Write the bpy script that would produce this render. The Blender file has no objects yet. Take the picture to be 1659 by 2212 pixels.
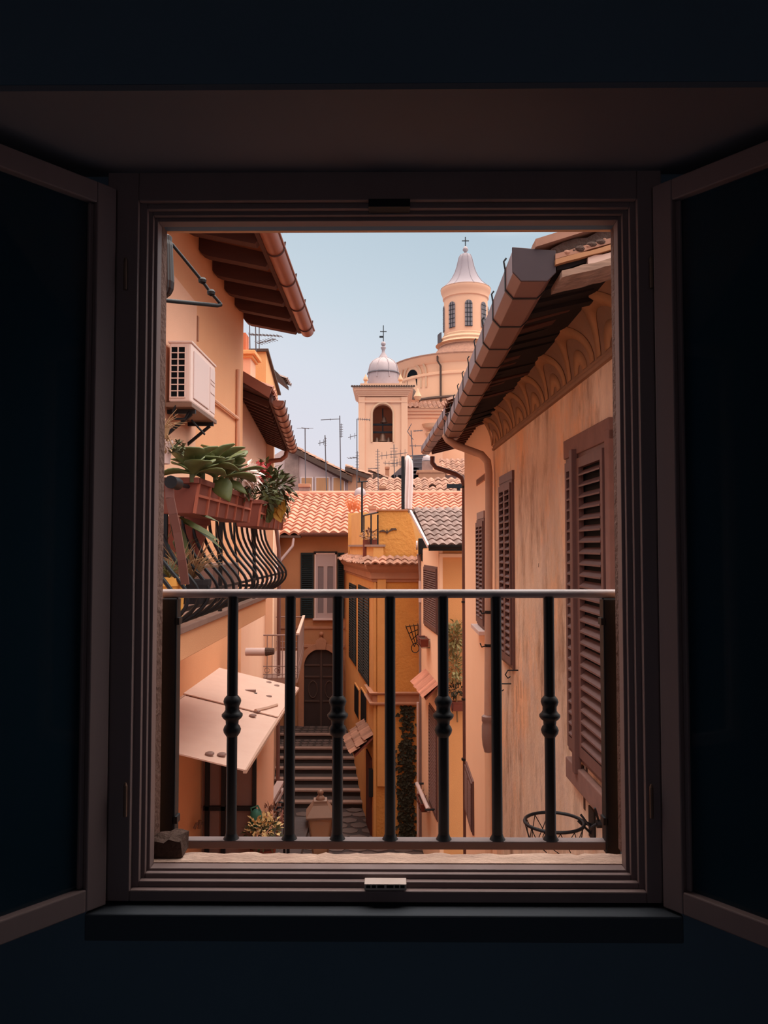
import bpy, math, random
from mathutils import Vector as V, Matrix
random.seed(7)
S = bpy.context.scene
COL = S.collection
R = math.radians

# ---------------------------------------------------------------- camera
F_PX, CX, CY = 1700.0, 829.5, 1106.0
PITCH = math.atan(74.0 / F_PX)          # horizon falls on row 1180
YAW = math.atan(15.5 / F_PX)            # the lane runs towards column 845
cd = bpy.data.cameras.new('camera'); cam = bpy.data.objects.new('camera', cd); COL.objects.link(cam)
cd.sensor_fit = 'HORIZONTAL'; cd.sensor_width = 36.0; cd.lens = 36.0 * F_PX / 1659.0
cd.clip_start = 0.02; cd.clip_end = 2000
cam.location = (0, 0, 0); cam.rotation_euler = (math.pi / 2 + PITCH, 0, YAW)
S.camera = cam

# ---------------------------------------------------------------- sky and sun
W = bpy.data.worlds.new('sky'); S.world = W; W.use_nodes = True
nt = W.node_tree; nt.nodes.clear()
def wn(t): return nt.nodes.new(t)
out = wn('ShaderNodeOutputWorld'); bg = wn('ShaderNodeBackground'); tc = wn('ShaderNodeTexCoord')
sep = wn('ShaderNodeSeparateXYZ'); ramp = wn('ShaderNodeValToRGB')
nz = wn('ShaderNodeTexNoise'); nz.inputs['Scale'].default_value = 1.6; nz.inputs['Detail'].default_value = 3
mad = wn('ShaderNodeMath'); mad.operation = 'MULTIPLY_ADD'; mad.inputs[1].default_value = 0.22
sub = wn('ShaderNodeMath'); sub.operation = 'SUBTRACT'; sub.inputs[1].default_value = 0.11
nt.links.new(tc.outputs['Generated'], sep.inputs[0]); nt.links.new(tc.outputs['Generated'], nz.inputs['Vector'])
nt.links.new(nz.outputs['Fac'], mad.inputs[0]); nt.links.new(sep.outputs['Z'], mad.inputs[2])
nt.links.new(mad.outputs[0], sub.inputs[0]); tilt = wn('ShaderNodeMath'); tilt.operation = 'MULTIPLY_ADD'; tilt.inputs[1].default_value = 0.25
nt.links.new(sep.outputs['X'], tilt.inputs[0]); nt.links.new(sub.outputs[0], tilt.inputs[2]); nt.links.new(tilt.outputs[0], ramp.inputs[0])
cr = ramp.color_ramp
stops = [(0.0, (.70, .69, .76)), (.10, (.72, .71, .79)), (.20, (.67, .71, .79)), (.30, (.57, .66, .74)), (.44, (.47, .58, .67)), (.60, (2.2, 2.2, 2.15)), (.80, (4.0, 3.9, 3.7)), (1.0, (4.6, 4.4, 4.1))]
cr.elements[0].position, cr.elements[1].position = 0, 1
cr.elements[0].color = (*stops[0][1], 1); cr.elements[1].color = (*stops[-1][1], 1)
for p, c in stops[1:-1]:
    e = cr.elements.new(p); e.color = (*c, 1)
nt.links.new(ramp.outputs[0], bg.inputs[0]); bg.inputs[1].default_value = 1.0
nt.links.new(bg.outputs[0], out.inputs[0])
sl = bpy.data.lights.new('sun', 'SUN'); sl.energy = 1.7; sl.angle = R(60); sl.color = (1.0, .88, .76)
sun = bpy.data.objects.new('sun', sl); COL.objects.link(sun)
sun.rotation_euler = (R(-10), R(-4), R(0))     # high haze-softened sun, a little in front of the window
S.view_settings.view_transform = 'Standard'; S.view_settings.look = 'None'
S.view_settings.gamma = 1; S.view_settings.use_curve_mapping = False
S.view_settings.exposure = 0.06
S.cycles.max_bounces = 8; S.cycles.diffuse_bounces = 5

# ---------------------------------------------------------------- measuring
cp, sp_, cy_, sy_ = math.cos(PITCH), math.sin(PITCH), math.cos(YAW), math.sin(YAW)
FW = V((-sy_ * cp, cy_ * cp, sp_)); RT = V((cy_, sy_, 0)); UP = RT.cross(FW)
def ray(px, py): return FW * F_PX + RT * (px - CX) - UP * (py - CY)
def at(px, py, Y):
    r = ray(px, py); return r * (Y / r.y)
def atX(px, py, X):
    r = ray(px, py); return r * (X / r.x)
def on(px, py, p0, d):
    r = ray(px, py); det = r.x * (-d[1]) + d[0] * r.y
    t = (p0[0] * (-d[1]) + d[0] * p0[1]) / det
    return r * t

# ---------------------------------------------------------------- materials
def s2l(c):
    return tuple(((x / 255) / 12.92 if x / 255 <= .04045 else (((x / 255) + .055) / 1.055) ** 2.4) for x in c)
MATS = {}
def mat(name, col, rough=.8, metal=0, var=0, scale=4, stretch=(1, 1, 1), col2=None, bump=0, bscale=30, spec=.3, island=0, emis=None):
    if name in MATS: return MATS[name]
    m = bpy.data.materials.new(name); m.use_nodes = True; n = m.node_tree; b = n.nodes['Principled BSDF']
    b.inputs['Roughness'].default_value = rough; b.inputs['Metallic'].default_value = metal
    b.inputs['Specular IOR Level'].default_value = spec
    c = s2l(col); b.inputs['Base Color'].default_value = (*c, 1)
    t = n.nodes.new('ShaderNodeTexCoord'); src = t.outputs['Object']
    if var or bump:
        g = n.nodes.new('ShaderNodeNewGeometry'); src = g.outputs['Position']
        mp = n.nodes.new('ShaderNodeMapping'); mp.inputs['Scale'].default_value = stretch
        n.links.new(src, mp.inputs[0]); src = mp.outputs[0]
    last = None
    if var:
        c2 = s2l(col2) if col2 else tuple(x * .55 for x in c)
        nz = n.nodes.new('ShaderNodeTexNoise'); nz.inputs['Scale'].default_value = scale; nz.inputs['Detail'].default_value = 7
        nz.inputs['Roughness'].default_value = .62
        rp = n.nodes.new('ShaderNodeMapRange'); rp.inputs['From Min'].default_value = .5 - .22; rp.inputs['From Max'].default_value = .5 + .22
        rp.inputs['To Max'].default_value = var
        mx = n.nodes.new('ShaderNodeMix'); mx.data_type = 'RGBA'
        mx.inputs['A'].default_value = (*c, 1); mx.inputs['B'].default_value = (*c2, 1)
        n.links.new(src, nz.inputs['Vector']); n.links.new(nz.outputs['Fac'], rp.inputs['Value'])
        n.links.new(rp.outputs[0], mx.inputs['Factor']); last = mx.outputs['Result']
    if island:
        g2 = n.nodes.new('ShaderNodeNewGeometry'); hs = n.nodes.new('ShaderNodeHueSaturation')
        mr = n.nodes.new('ShaderNodeMapRange'); mr.inputs['To Min'].default_value = 1 - island; mr.inputs['To Max'].default_value = 1 + island * .7
        n.links.new(g2.outputs['Random Per Island'], mr.inputs['Value']); n.links.new(mr.outputs[0], hs.inputs['Value'])
        if last: n.links.new(last, hs.inputs['Color'])
        else: hs.inputs['Color'].default_value = (*c, 1)
        last = hs.outputs[0]
    if last: n.links.new(last, b.inputs['Base Color'])
    if bump:
        nb = n.nodes.new('ShaderNodeTexNoise'); nb.inputs['Scale'].default_value = bscale; nb.inputs['Detail'].default_value = 5
        bp = n.nodes.new('ShaderNodeBump'); bp.inputs['Strength'].default_value = bump; bp.inputs['Distance'].default_value = .02
        n.links.new(src, nb.inputs['Vector']); n.links.new(nb.outputs['Fac'], bp.inputs['Height']); n.links.new(bp.outputs[0], b.inputs['Normal'])
    MATS[name] = m
    return m
def glass(name, col=(30, 38, 46), alpha=.55):
    if name in MATS: return MATS[name]
    m = bpy.data.materials.new(name); m.use_nodes = True; n = m.node_tree; b = n.nodes['Principled BSDF']
    b.inputs['Base Color'].default_value = (*s2l(col), 1); b.inputs['Roughness'].default_value = .04
    b.inputs['Alpha'].default_value = alpha; b.inputs['Specular IOR Level'].default_value = .5
    MATS[name] = m; return m

# ---------------------------------------------------------------- mesh builder
def wloc(o):
    p = V((0, 0, 0))
    while o is not None: p = p + o.location; o = o.parent
    return p
import bmesh
def fixn(me):
    if len(me.polygons) > 30000: return
    b = bmesh.new(); b.from_mesh(me); bmesh.ops.recalc_face_normals(b, faces=b.faces); b.to_mesh(me); b.free()
class MB:
    def __init__(s): s.v = []; s.f = []
    def add(s, vs, fs):
        k = len(s.v); s.v += [V(p) for p in vs]; s.f += [tuple(i + k for i in f) for f in fs]; return s
    def hexa(s, p):     # p: 4 bottom, 4 top
        return s.add(p, [(3, 2, 1, 0), (4, 5, 6, 7), (0, 1, 5, 4), (1, 2, 6, 5), (2, 3, 7, 6), (3, 0, 4, 7)])
    def box(s, x0, x1, y0, y1, z0, z1):
        return s.hexa([(x0, y0, z0), (x1, y0, z0), (x1, y1, z0), (x0, y1, z0), (x0, y0, z1), (x1, y0, z1), (x1, y1, z1), (x0, y1, z1)])
    def fbox(s, o, u, n, a0, a1, z0, z1, c0, c1):   # box in a wall frame: u along, n outwards, z up
        o, u, n = V(o), V(u), V(n); Z = V((0, 0, 1))
        P = lambda a, c, z: o + u * a + n * c + Z * z
        return s.hexa([P(a0, c1, z0), P(a1, c1, z0), P(a1, c0, z0), P(a0, c0, z0), P(a0, c1, z1), P(a1, c1, z1), P(a1, c0, z1), P(a0, c0, z1)])
    def beam(s, p, q, w, h, up=(0, 0, 1)):
        p, q, up = V(p), V(q), V(up); d = (q - p).normalized(); a = d.cross(up).normalized(); b = a.cross(d)
        c = []
        for e in (p, q):
            c += [e - a * w / 2 - b * h / 2, e + a * w / 2 - b * h / 2, e + a * w / 2 + b * h / 2, e - a * w / 2 + b * h / 2]
        return s.add(c, [(0, 1, 2, 3), (7, 6, 5, 4), (0, 4, 5, 1), (1, 5, 6, 2), (2, 6, 7, 3), (3, 7, 4, 0)])
    def tube(s, pts, r, n=8, caps=True):
        pts = [V(p) for p in pts]; rs = r if isinstance(r, (list, tuple)) else [r] * len(pts)
        vs = []; ref = None
        for i, p in enumerate(pts):
            d = (pts[min(i + 1, len(pts) - 1)] - pts[max(i - 1, 0)])
            d = d.normalized() if d.length > 1e-9 else V((0, 0, 1))
            if ref is None: ref = V((1, 0, 0)) if abs(d.x) < .9 else V((0, 1, 0))
            a = (ref - d * ref.dot(d)).normalized(); ref = a; b = d.cross(a)
            for k in range(n):
                t = 2 * math.pi * k / n; vs.append(p + (a * math.cos(t) + b * math.sin(t)) * rs[i])
        fs = []
        for i in range(len(pts) - 1):
            for k in range(n):
                k2 = (k + 1) % n; fs.append((i * n + k, i * n + k2, (i + 1) * n + k2, (i + 1) * n + k))
        if caps: fs.append(tuple(range(n - 1, -1, -1))); fs.append(tuple((len(pts) - 1) * n + k for k in range(n)))
        return s.add(vs, fs)
    def lathe(s, prof, c, n=24, a0=0, a1=2 * math.pi, sx=1, sy=1):
        c = V(c); full = abs(a1 - a0 - 2 * math.pi) < 1e-6; m = n if full else n + 1; vs = []
        for r, z in prof:
            for k in range(m):
                t = a0 + (a1 - a0) * k / n; vs.append(c + V((r * math.cos(t) * sx, r * math.sin(t) * sy, z)))
        fs = []
        for i in range(len(prof) - 1):
            for k in range(n):
                k2 = (k + 1) % m; fs.append((i * m + k, i * m + k2, (i + 1) * m + k2, (i + 1) * m + k))
        if full: fs.append(tuple(range(m - 1, -1, -1))); fs.append(tuple((len(prof) - 1) * m + k for k in range(m)))
        return s.add(vs, fs)
    def prism(s, poly, vec):
        poly = [V(p) for p in poly]; vec = V(vec); n = len(poly)
        fs = [tuple(range(n)), tuple(range(2 * n - 1, n - 1, -1))]
        for k in range(n):
            k2 = (k + 1) % n; fs.append((k, k + n, k2 + n, k2))
        return s.add(poly + [p + vec for p in poly], fs)
    def sweep(s, prof, p, q, a, b, closed=False):   # prof of (s,t) pairs swept from p to q; a,b cross axes
        p, q, a, b = V(p), V(q), V(a), V(b); n = len(prof)
        vs = [p + a * x + b * y for x, y in prof] + [q + a * x + b * y for x, y in prof]
        fs = [(k, k + 1, k + 1 + n, k + n) for k in range(n - 1)]
        if closed: fs.append((n - 1, 0, n, 2 * n - 1)); fs += [tuple(range(n - 1, -1, -1)), tuple(range(n, 2 * n))]
        return s.add(vs, fs)
    def leaf(s, base, d, up, L, Wd, curl=.25, n=4, ob=0):
        base, d, up = V(base), V(d).normalized(), V(up)
        side = d.cross(up)
        side = side.normalized() if side.length > 1e-4 else V((1, 0, 0))
        nn = side.cross(d).normalized(); vs = []
        for i in range(n + 1):
            t = i / n; w = Wd * .5 * (max(.08, math.sin(math.pi * (.06 + .9 * t) ** 1.7)) if ob else math.sin(math.pi * (0.08 + .9 * t) ** .85)); c = base + d * L * t - nn * curl * L * t * t
            vs += [c - side * w + nn * w * .25, c, c + side * w + nn * w * .25]
        fs = []
        for i in range(n):
            k = i * 3; fs += [(k, k + 1, k + 4, k + 3), (k + 1, k + 2, k + 5, k + 4)]
        return s.add(vs, fs)
    def build(s, name, m, parent=None, smooth=None, bevel=0, thick=0):
        if not s.v: s.box(0, .001, 0, .001, 0, .001)
        if parent is not None: o0 = wloc(parent)
        else:
            lo = [min(p[i] for p in s.v) for i in range(3)]; hi = [max(p[i] for p in s.v) for i in range(3)]
            o0 = V(((lo[0] + hi[0]) / 2, (lo[1] + hi[1]) / 2, lo[2]))
        me = bpy.data.meshes.new(name); me.from_pydata([tuple(p - o0) for p in s.v], [], s.f); me.validate(); fixn(me)
        me.materials.append(m); o = bpy.data.objects.new(name, me); COL.objects.link(o)
        if parent is not None: o.parent = parent
        else: o.location = o0
        if smooth:
            for pl in me.polygons: pl.use_smooth = True
            me.set_sharp_from_angle(angle=R(smooth))
        if thick:
            md = o.modifiers.new('thickness', 'SOLIDIFY'); md.thickness = thick; md.offset = 0
        if bevel:
            md = o.modifiers.new('bevel', 'BEVEL'); md.width = bevel; md.segments = 2; md.limit_method = 'ANGLE'
        return o
def tag(o, label, cat, group=None, kind=None):
    o['label'] = label; o['category'] = cat
    if group: o['group'] = group
    if kind: o['kind'] = kind
    return o
def thing(name, label, cat, loc, group=None):
    o = bpy.data.objects.new(name, None); COL.objects.link(o); o.location = V(loc); o.empty_display_size = .1
    return tag(o, label, cat, group)
def struct(name, mb, m, label=None, **k):
    o = mb.build(name, m, **k); o['kind'] = 'structure'
    if label: o['label'] = label; o['category'] = 'structure'
    return o
def copy_tree(o, parent=None):
    c = o.copy(); COL.objects.link(c); c.parent = parent
    for ch in [x for x in list(COL.objects) if x.parent == o]: copy_tree(ch, c)
    return c

# ---------------------------------------------------------------- shared shapes
def shutter(mb, o, u, n, w, z0, z1, ns, th=.04, st=.055, tilt=.65, slat=.062):
    """louvred leaf: frame plus tilted slats, standing from a=0..w along u"""
    mb.fbox(o, u, n, 0, st, z0, z1, 0, th); mb.fbox(o, u, n, w - st, w, z0, z1, 0, th)
    mb.fbox(o, u, n, st, w - st, z0, z0 + st * 1.6, 0, th); mb.fbox(o, u, n, st, w - st, z1 - st * 1.4, z1, 0, th)
    a, b = z0 + st * 1.6, z1 - st * 1.4; o, u, n = V(o), V(u), V(n); Z = V((0, 0, 1))
    for i in range(ns):
        zc = a + (b - a) * (i + .5) / ns; h = (b - a) / ns
        dn, dz = slat * math.cos(tilt) / 2, slat * math.sin(tilt) / 2
        c = o + n * (th * .5) + Z * zc; t = .013
        p = [c + u * st + n * dn - Z * dz, c + u * (w - st) + n * dn - Z * dz, c + u * (w - st) - n * dn + Z * dz, c + u * st - n * dn + Z * dz]
        mb.hexa([x - Z * t / 2 for x in p] + [x + Z * t / 2 for x in p])
    return mb
def tile_roof(mb, o, u, v, Wd, L, cw=.24, rl=.34, amp=.05, jit=.012, skip=0, skew=0, lk=1.0):
    """rows of curved clay tiles, each tile its own piece; o is the eave corner"""
    o, u, v = V(o), V(u).normalized(), V(v).normalized(); n = u.cross(v).normalized()
    if n.z < 0: n = -n
    nc, nr = max(1, round(Wd / cw)), max(1, round(L / rl)); cw = Wd / nc; rl = L / nr
    for j in range(nr):
        for i in range(nc):
            if random.random() < skip: continue
            dj = random.uniform(-jit, jit); dn = random.uniform(0, jit * .6)
            vs = []
            for row, (t, lift) in enumerate([(j * rl - .05 + dj, -.012), (j * rl - .05 + dj, .034), ((j + 1) * rl + .01, 0.0)]):
                for k in range(8):
                    a = k / 7; ph = a * 2 * math.pi
                    h = amp * (math.cos(ph - math.pi) * .5 + .5) ** .8
                    vs.append(o + u * (i * cw + a * cw * 1.0 + skew * t) + v * t + n * (h + lift * lk + dn))
            fs = [(r * 8 + k, r * 8 + k + 1, (r + 1) * 8 + k + 1, (r + 1) * 8 + k) for r in range(2) for k in range(7)]
            mb.add(vs, fs)
    return mb
def arch_pts(cx, zs, r, n=12, rz=None):
    rz = rz or r
    return [(cx + r * math.cos(math.pi - math.pi * k / n), zs + rz * math.sin(math.pi * k / n)) for k in range(n + 1)]
def bush(mb, c, rad, n, L=.06, Wd=.03, rz=None, down=0):
    c = V(c); rz = rz or rad
    for _ in range(n):
        t = random.uniform(0, 2 * math.pi); zz = random.uniform(-1, 1); rr = random.random() ** .4
        q = math.sqrt(1 - zz * zz); d = V((q * math.cos(t), q * math.sin(t), zz))
        p = c + V((d.x * rad * rr, d.y * rad * rr, d.z * rz * rr))
        dd = d + V((random.uniform(-.6, .6), random.uniform(-.6, .6), random.uniform(-.4, .9) - down))
        mb.leaf(p, dd, (random.uniform(-.5, .5), random.uniform(-.5, .5), 1), L * random.uniform(.6, 1.3), Wd * random.uniform(.7, 1.2), n=2)
    return mb
def spray(mb, c, n, L, r=.004, spread=.8, up=1):
    c = V(c)
    for _ in range(n):
        a = random.uniform(0, 2 * math.pi); s = random.uniform(.2, 1) * spread
        d = V((math.cos(a) * s, math.sin(a) * s, up)).normalized() * L * random.uniform(.5, 1.1)
        mb.tube([c, c + d * .5 + V((0, 0, L * .08)), c + d + V((0, 0, -L * .1 * s))], [r, r * .8, r * .4], 4)
    return mb
# ---------------------------------------------------------------- palette
M_frame = mat('window paint', (136, 112, 110), .5, var=.3, scale=6, stretch=(1, 1, .2))
M_room = mat('room plaster', (96, 112, 128), .9, var=.25, scale=2)
M_soffit = mat('soffit plaster', (118, 112, 118), .9, var=.2, scale=2)
M_iron = mat('black iron', (26, 27, 32), .5, .3, var=.3, scale=12, spec=.4)
M_rail = mat('worn grey iron', (186, 174, 176), .5, .1, var=.5, scale=9, stretch=(1, 4, 4), col2=(72, 62, 64))
M_marble = mat('weathered sill', (246, 208, 188), .85, var=.8, scale=7, stretch=(1, 3, 1), col2=(160, 124, 112), bump=.7, bscale=60)
M_mortar = mat('old mortar', (88, 66, 58), .95, var=.5, scale=20, bump=.8, bscale=50)
M_jamb = mat('outer jamb plaster', (120, 88, 78), .95, var=.6, scale=14, bump=.6, bscale=60)
M_brass = mat('latch metal', (200, 178, 170), .45, .2)
M_pane = glass('casement glass', (26, 46, 58), .85)
M_left = mat('apricot plaster', (226, 164, 122), .92, var=.4, scale=.9, col2=(214, 148, 106), bump=.15, bscale=80)
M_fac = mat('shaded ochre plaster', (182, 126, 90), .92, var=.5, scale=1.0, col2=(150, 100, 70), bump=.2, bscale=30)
M_pink = mat('pink plaster', (226, 174, 146), .92, var=.4, scale=1.2, col2=(214, 160, 128), bump=.15, bscale=80)
M_orange = mat('orange plaster', (222, 160, 106), .92, var=.4, scale=1.2, col2=(206, 144, 94), bump=.2, bscale=60)
M_ochre = mat('rough ochre plaster', (206, 142, 74), .95, var=.5, scale=3, col2=(184, 122, 64), bump=1.0, bscale=14)
M_ochre2 = mat('smooth ochre plaster', (214, 154, 92), .95, var=.5, scale=2, col2=(190, 130, 78), bump=.2, bscale=40)
M_corn = mat('brown cornice plaster', (180, 126, 98), .9, var=.5, scale=4, col2=(146, 102, 82))
M_old = mat('stained plaster', (246, 220, 198), .95, var=.9, scale=1.5, stretch=(1, 1.3, .5), col2=(188, 150, 122), bump=.35, bscale=40)
def second_layer(m, col, scale, stretch, lo, hi, amt):
    n = m.node_tree; b = n.nodes['Principled BSDF']; src = b.inputs['Base Color'].links[0].from_socket
    g = n.nodes.new('ShaderNodeNewGeometry'); mp = n.nodes.new('ShaderNodeMapping'); mp.inputs['Scale'].default_value = stretch; mp.inputs['Location'].default_value = (3, 7, 1)
    nz = n.nodes.new('ShaderNodeTexNoise'); nz.inputs['Scale'].default_value = scale; nz.inputs['Detail'].default_value = 9; nz.inputs['Roughness'].default_value = .7
    rp = n.nodes.new('ShaderNodeMapRange'); rp.inputs['From Min'].default_value = lo; rp.inputs['From Max'].default_value = hi; rp.inputs['To Max'].default_value = amt
    mx = n.nodes.new('ShaderNodeMix'); mx.data_type = 'RGBA'; mx.inputs['B'].default_value = (*s2l(col), 1)
    n.links.new(g.outputs['Position'], mp.inputs[0]); n.links.new(mp.outputs[0], nz.inputs['Vector']); n.links.new(nz.outputs['Fac'], rp.inputs['Value'])
    n.links.new(rp.outputs[0], mx.inputs['Factor']); n.links.new(src, mx.inputs['A']); n.links.new(mx.outputs['Result'], b.inputs['Base Color'])
second_layer(M_old, (240, 182, 138), .7, (1, 1, .8), .48, .62, .8)
second_layer(M_old, (140, 104, 82), 1.7, (1.3, 1.3, .5), .50, .68, .85)
second_layer(M_old, (206, 180, 166), 2.6, (1, 1, .8), .50, .64, .65)
M_cove = mat('painted cove', (158, 122, 98), .95, var=.7, scale=3, col2=(122, 94, 80))
M_arc = mat('cove arc paint', (184, 138, 102), .95, var=.6, scale=5, col2=(150, 112, 86))
M_b2 = mat('salmon plaster', (248, 204, 172), .92, var=.3, scale=1.3, col2=(240, 192, 156))
M_beam = mat('dark beam wood', (84, 52, 46), .8, var=.5, scale=6, stretch=(.3, 3, 3))
M_board = mat('eave board', (124, 72, 50), .85, var=.5, scale=5)
M_black = mat('near black wood', (36, 30, 32), .95, var=.5, scale=8)  # near black wood tone for eave decks and boards, also a pot
M_copper = mat('brown gutter metal', (150, 92, 74), .42, .35, var=.3, scale=5, col2=(110, 66, 56))
M_gut = mat('mauve gutter metal', (128, 90, 84), .38, .3, var=.3, scale=4, col2=(98, 68, 66))
M_shut = mat('brown shutter paint', (112, 80, 76), .55, var=.35, scale=14, stretch=(1, 1, .3), col2=(80, 56, 54))
M_dark = mat('dark pane and gap', (14, 17, 22), .8, spec=.1)  # matt dark for panes, slots and the shade behind slats
M_green = mat('black green shutter paint', (22, 34, 38), .6, var=.2)
M_tile = mat('terracotta tile', (204, 138, 114), .85, var=.5, scale=3, col2=(160, 102, 84), island=.22, bump=.3, bscale=40)
M_tile2 = mat('grey brown tile', (138, 112, 104), .85, var=.5, scale=3, col2=(98, 78, 74), island=.25)
M_tile3 = mat('weathered tile', (172, 122, 100), .9, var=.6, scale=4, col2=(112, 82, 72), island=.3)
M_terra = mat('terracotta', (124, 66, 54), .75, var=.3, scale=10, col2=(98, 50, 44))
M_leaf = mat('fleshy leaf', (98, 102, 58), .5, var=.6, scale=10, col2=(60, 66, 36))
M_leafd = mat('dark leaf', (86, 86, 54), .6, var=.5, scale=18, col2=(40, 48, 34))
M_leafy = mat('yellow leaf', (196, 140, 52), .6, var=.4, scale=18)
M_dry = mat('dry stem', (150, 116, 84), .8, var=.4, scale=18)
M_ivy = mat('ivy leaf', (52, 46, 30), .8, var=.5, scale=12, col2=(30, 30, 24))
M_white = mat('white petal', (236, 214, 206), .7)
M_red = mat('red petal', (168, 60, 62), .7)
M_awn = mat('canopy sheet', (216, 180, 164), .6, var=.4, scale=3, col2=(196, 152, 136))
M_ac = mat('off white metal', (230, 200, 190), .45, var=.15, scale=5)
M_cream = mat('church plaster', (222, 168, 138), .92, var=.4, scale=.5, col2=(206, 150, 120))
M_creamd = mat('church moulding', (212, 166, 134), .92, var=.4, scale=.6)
M_lead = mat('lead dome', (172, 152, 152), .6, .2, var=.5, scale=1.2, col2=(132, 112, 112))
M_spire = mat('pale spire', (142, 126, 130), .7, var=.3, scale=.7, col2=(128, 112, 116))
M_ant = mat('antenna metal', (92, 84, 88), .6, .2)
M_stone = mat('lane paving', (58, 48, 48), .9, var=.6, scale=3, col2=(70, 54, 52), bump=.5, bscale=8)
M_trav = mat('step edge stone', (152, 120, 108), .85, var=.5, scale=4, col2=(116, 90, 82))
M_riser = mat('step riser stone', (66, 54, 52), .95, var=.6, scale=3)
M_door = mat('old door wood', (58, 44, 42), .8, var=.5, scale=4, stretch=(3, 3, .4), col2=(52, 36, 34))
M_pipe = mat('cream pipe', (196, 158, 140), .5, var=.3, scale=5)
M_greypipe = mat('grey pipe', (150, 122, 116), .5, var=.3, scale=5)
M_grey = mat('grey lilac plaster', (196, 164, 158), .95, var=.4, scale=1)
M_rough = mat('grey stone wall', (158, 126, 116), .95, var=.8, scale=2, col2=(108, 84, 78), bump=.8, bscale=6)
M_fabric = mat('white fabric', (226, 204, 200), .9, var=.2, scale=4)
M_wood = mat('light wood panel', (176, 122, 86), .8, var=.4, scale=1.5, stretch=(3, 3, .5))
M_wframe = mat('white window paint', (206, 180, 176), .6)
M_yel = mat('yellow pot', (214, 150, 70), .6, var=.2)
M_brownp = mat('brown panel', (140, 110, 102), .6, var=.3, scale=2)
M_glasst = glass('street lamp glass', (196, 150, 112), .55)
M_flat = mat('lamp metal', (128, 98, 84), .5, .3, var=.3, scale=9)
M_gcan = mat('green plastic', (62, 118, 100), .5)

# ================================================================ ROOM
YW = 1.85
def rect_at(px0, px1, py0, py1, Y):
    a = at(px0, 1180, Y).x; b = at(px1, 1180, Y).x
    return a, b, at(838, py1, Y).z, at(838, py0, Y).z      # x0 x1 z0 z1
hx0, hx1 = at(349, 1150, 2.03).x, at(1331.5, 1150, 2.03).x
hz0, hz1 = at(838, 1866, 1.93).z, at(838, 470, 1.95).z
RX, ZT, CEI, FLO = 1.15, .909, 1.2, -1.55
GND = -7.7
m = MB()
m.box(-RX, hx0, 1.87, 2.03, GND, ZT); m.box(hx1, RX, 1.87, 2.03, GND, ZT)
m.box(hx0, hx1, 1.87, 2.03, GND, hz0 - .03); m.box(hx0, hx1, 1.87, 2.03, hz1, ZT)
m.box(-1.8, -RX, 1.507, 2.03, GND, ZT); m.box(RX, 1.8, 1.507, 2.03, GND, ZT)
m.box(-1.8, 1.8, 1.507, 2.03, ZT, 1.5)
struct('wall_front', m, M_room)
m = MB(); m.box(-1.95, hx0 - .012, 2.031, 2.045, GND, 1.5); m.box(hx1 + .012, 1.95, 2.031, 2.045, GND, 1.5); m.box(hx0 - .012, hx1 + .012, 2.031, 2.045, hz1, 1.5); m.box(hx0 - .012, hx1 + .012, 2.031, 2.045, GND, hz0 - .04)
struct('wall_outside', m, M_left)
m = MB(); m.box(-RX, RX, 1.509, 1.868, ZT - .012, ZT + .004); struct('trim_1', m, M_soffit)
m = MB(); m.box(-1.95, -1.8, -2.2, 2.03, GND, 1.5); struct('wall_left', m, M_room)
m = MB(); m.box(1.8, 1.95, -2.2, 2.03, GND, 1.5); struct('wall_right', m, M_room)
m = MB(); m.box(-1.8, -.6, -2.2, -2.05, GND, 1.5); m.box(.6, 1.8, -2.2, -2.05, GND, 1.5)
m.box(-.6, .6, -2.2, -2.05, GND, -.6); m.box(-.6, .6, -2.2, -2.05, .6, 1.5); struct('wall_back', m, M_room)  # opening added behind the camera to let sky light into the room
m = MB(); m.box(-1.8, 1.8, -2.05, 1.87, FLO - .15, FLO); struct('floor', m, M_room)
m = MB(); m.box(-1.8, 1.8, -2.05, 1.507, CEI, CEI + .15); struct('ceiling', m, M_room)
# window board under the frame, on the inside
m = MB(); a = at(200, 1953, YW); b = at(1460, 1953, YW); m.box(a.x, b.x, 1.80, 1.87, a.z - .06, a.z); struct('trim_2', m, mat('dark window board', (62, 66, 74), .8), bevel=.004)

# window_1: stepped frame, two leaves folded inwards, latch plates, hinges
win = bpy.data.objects.new('window_1', None); COL.objects.link(win); win.location = (0, YW, -.84); win['kind'] = 'structure'
def ring(mb, R0, R1, y0, y1):
    (a0, a1, c0, c1), (b0, b1, d0, d1) = R0, R1
    mb.box(a0, b0, y0, y1, c0, c1); mb.box(b1, a1, y0, y1, c0, c1)
    mb.box(b0, b1, y0, y1, c0, d0); mb.box(b0, b1, y0, y1, d1, c1)
RO = rect_at(212, 1450, 352, 1950, YW); RA = rect_at(289, 1387, 432, 1925, YW)
RB = rect_at(309, 1370, 450, 1905, 1.868); RC = rect_at(322, 1354, 464, 1888, 1.885); RD = rect_at(339, 1336.5, 486, 1868, 1.925)
ro = (RO[0] + .01, RO[1] - .01, RO[2], RO[3])
m = MB(); ring(m, ro, RA, YW, YW + .018); m.build('outer_frame', M_frame, win, bevel=.003)
m = MB(); ring(m, (RA[0] - .02, RA[1] + .02, RA[2] - .02, RA[3] + .02), RB, 1.868, 1.885); m.build('frame_step', M_frame, win, bevel=.002)
m = MB(); ring(m, (RB[0] - .02, RB[1] + .02, RB[2] - .02, RB[3] + .02), RC, 1.885, 1.9); m.build('frame_step', M_frame, win, bevel=.002)
m = MB(); ring(m, (RC[0] - .02, RC[1] + .02, RC[2] - .02, RC[3] + .02), RD, 1.9, 1.935); m.build('frame_step', M_frame, win, bevel=.002)
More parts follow.
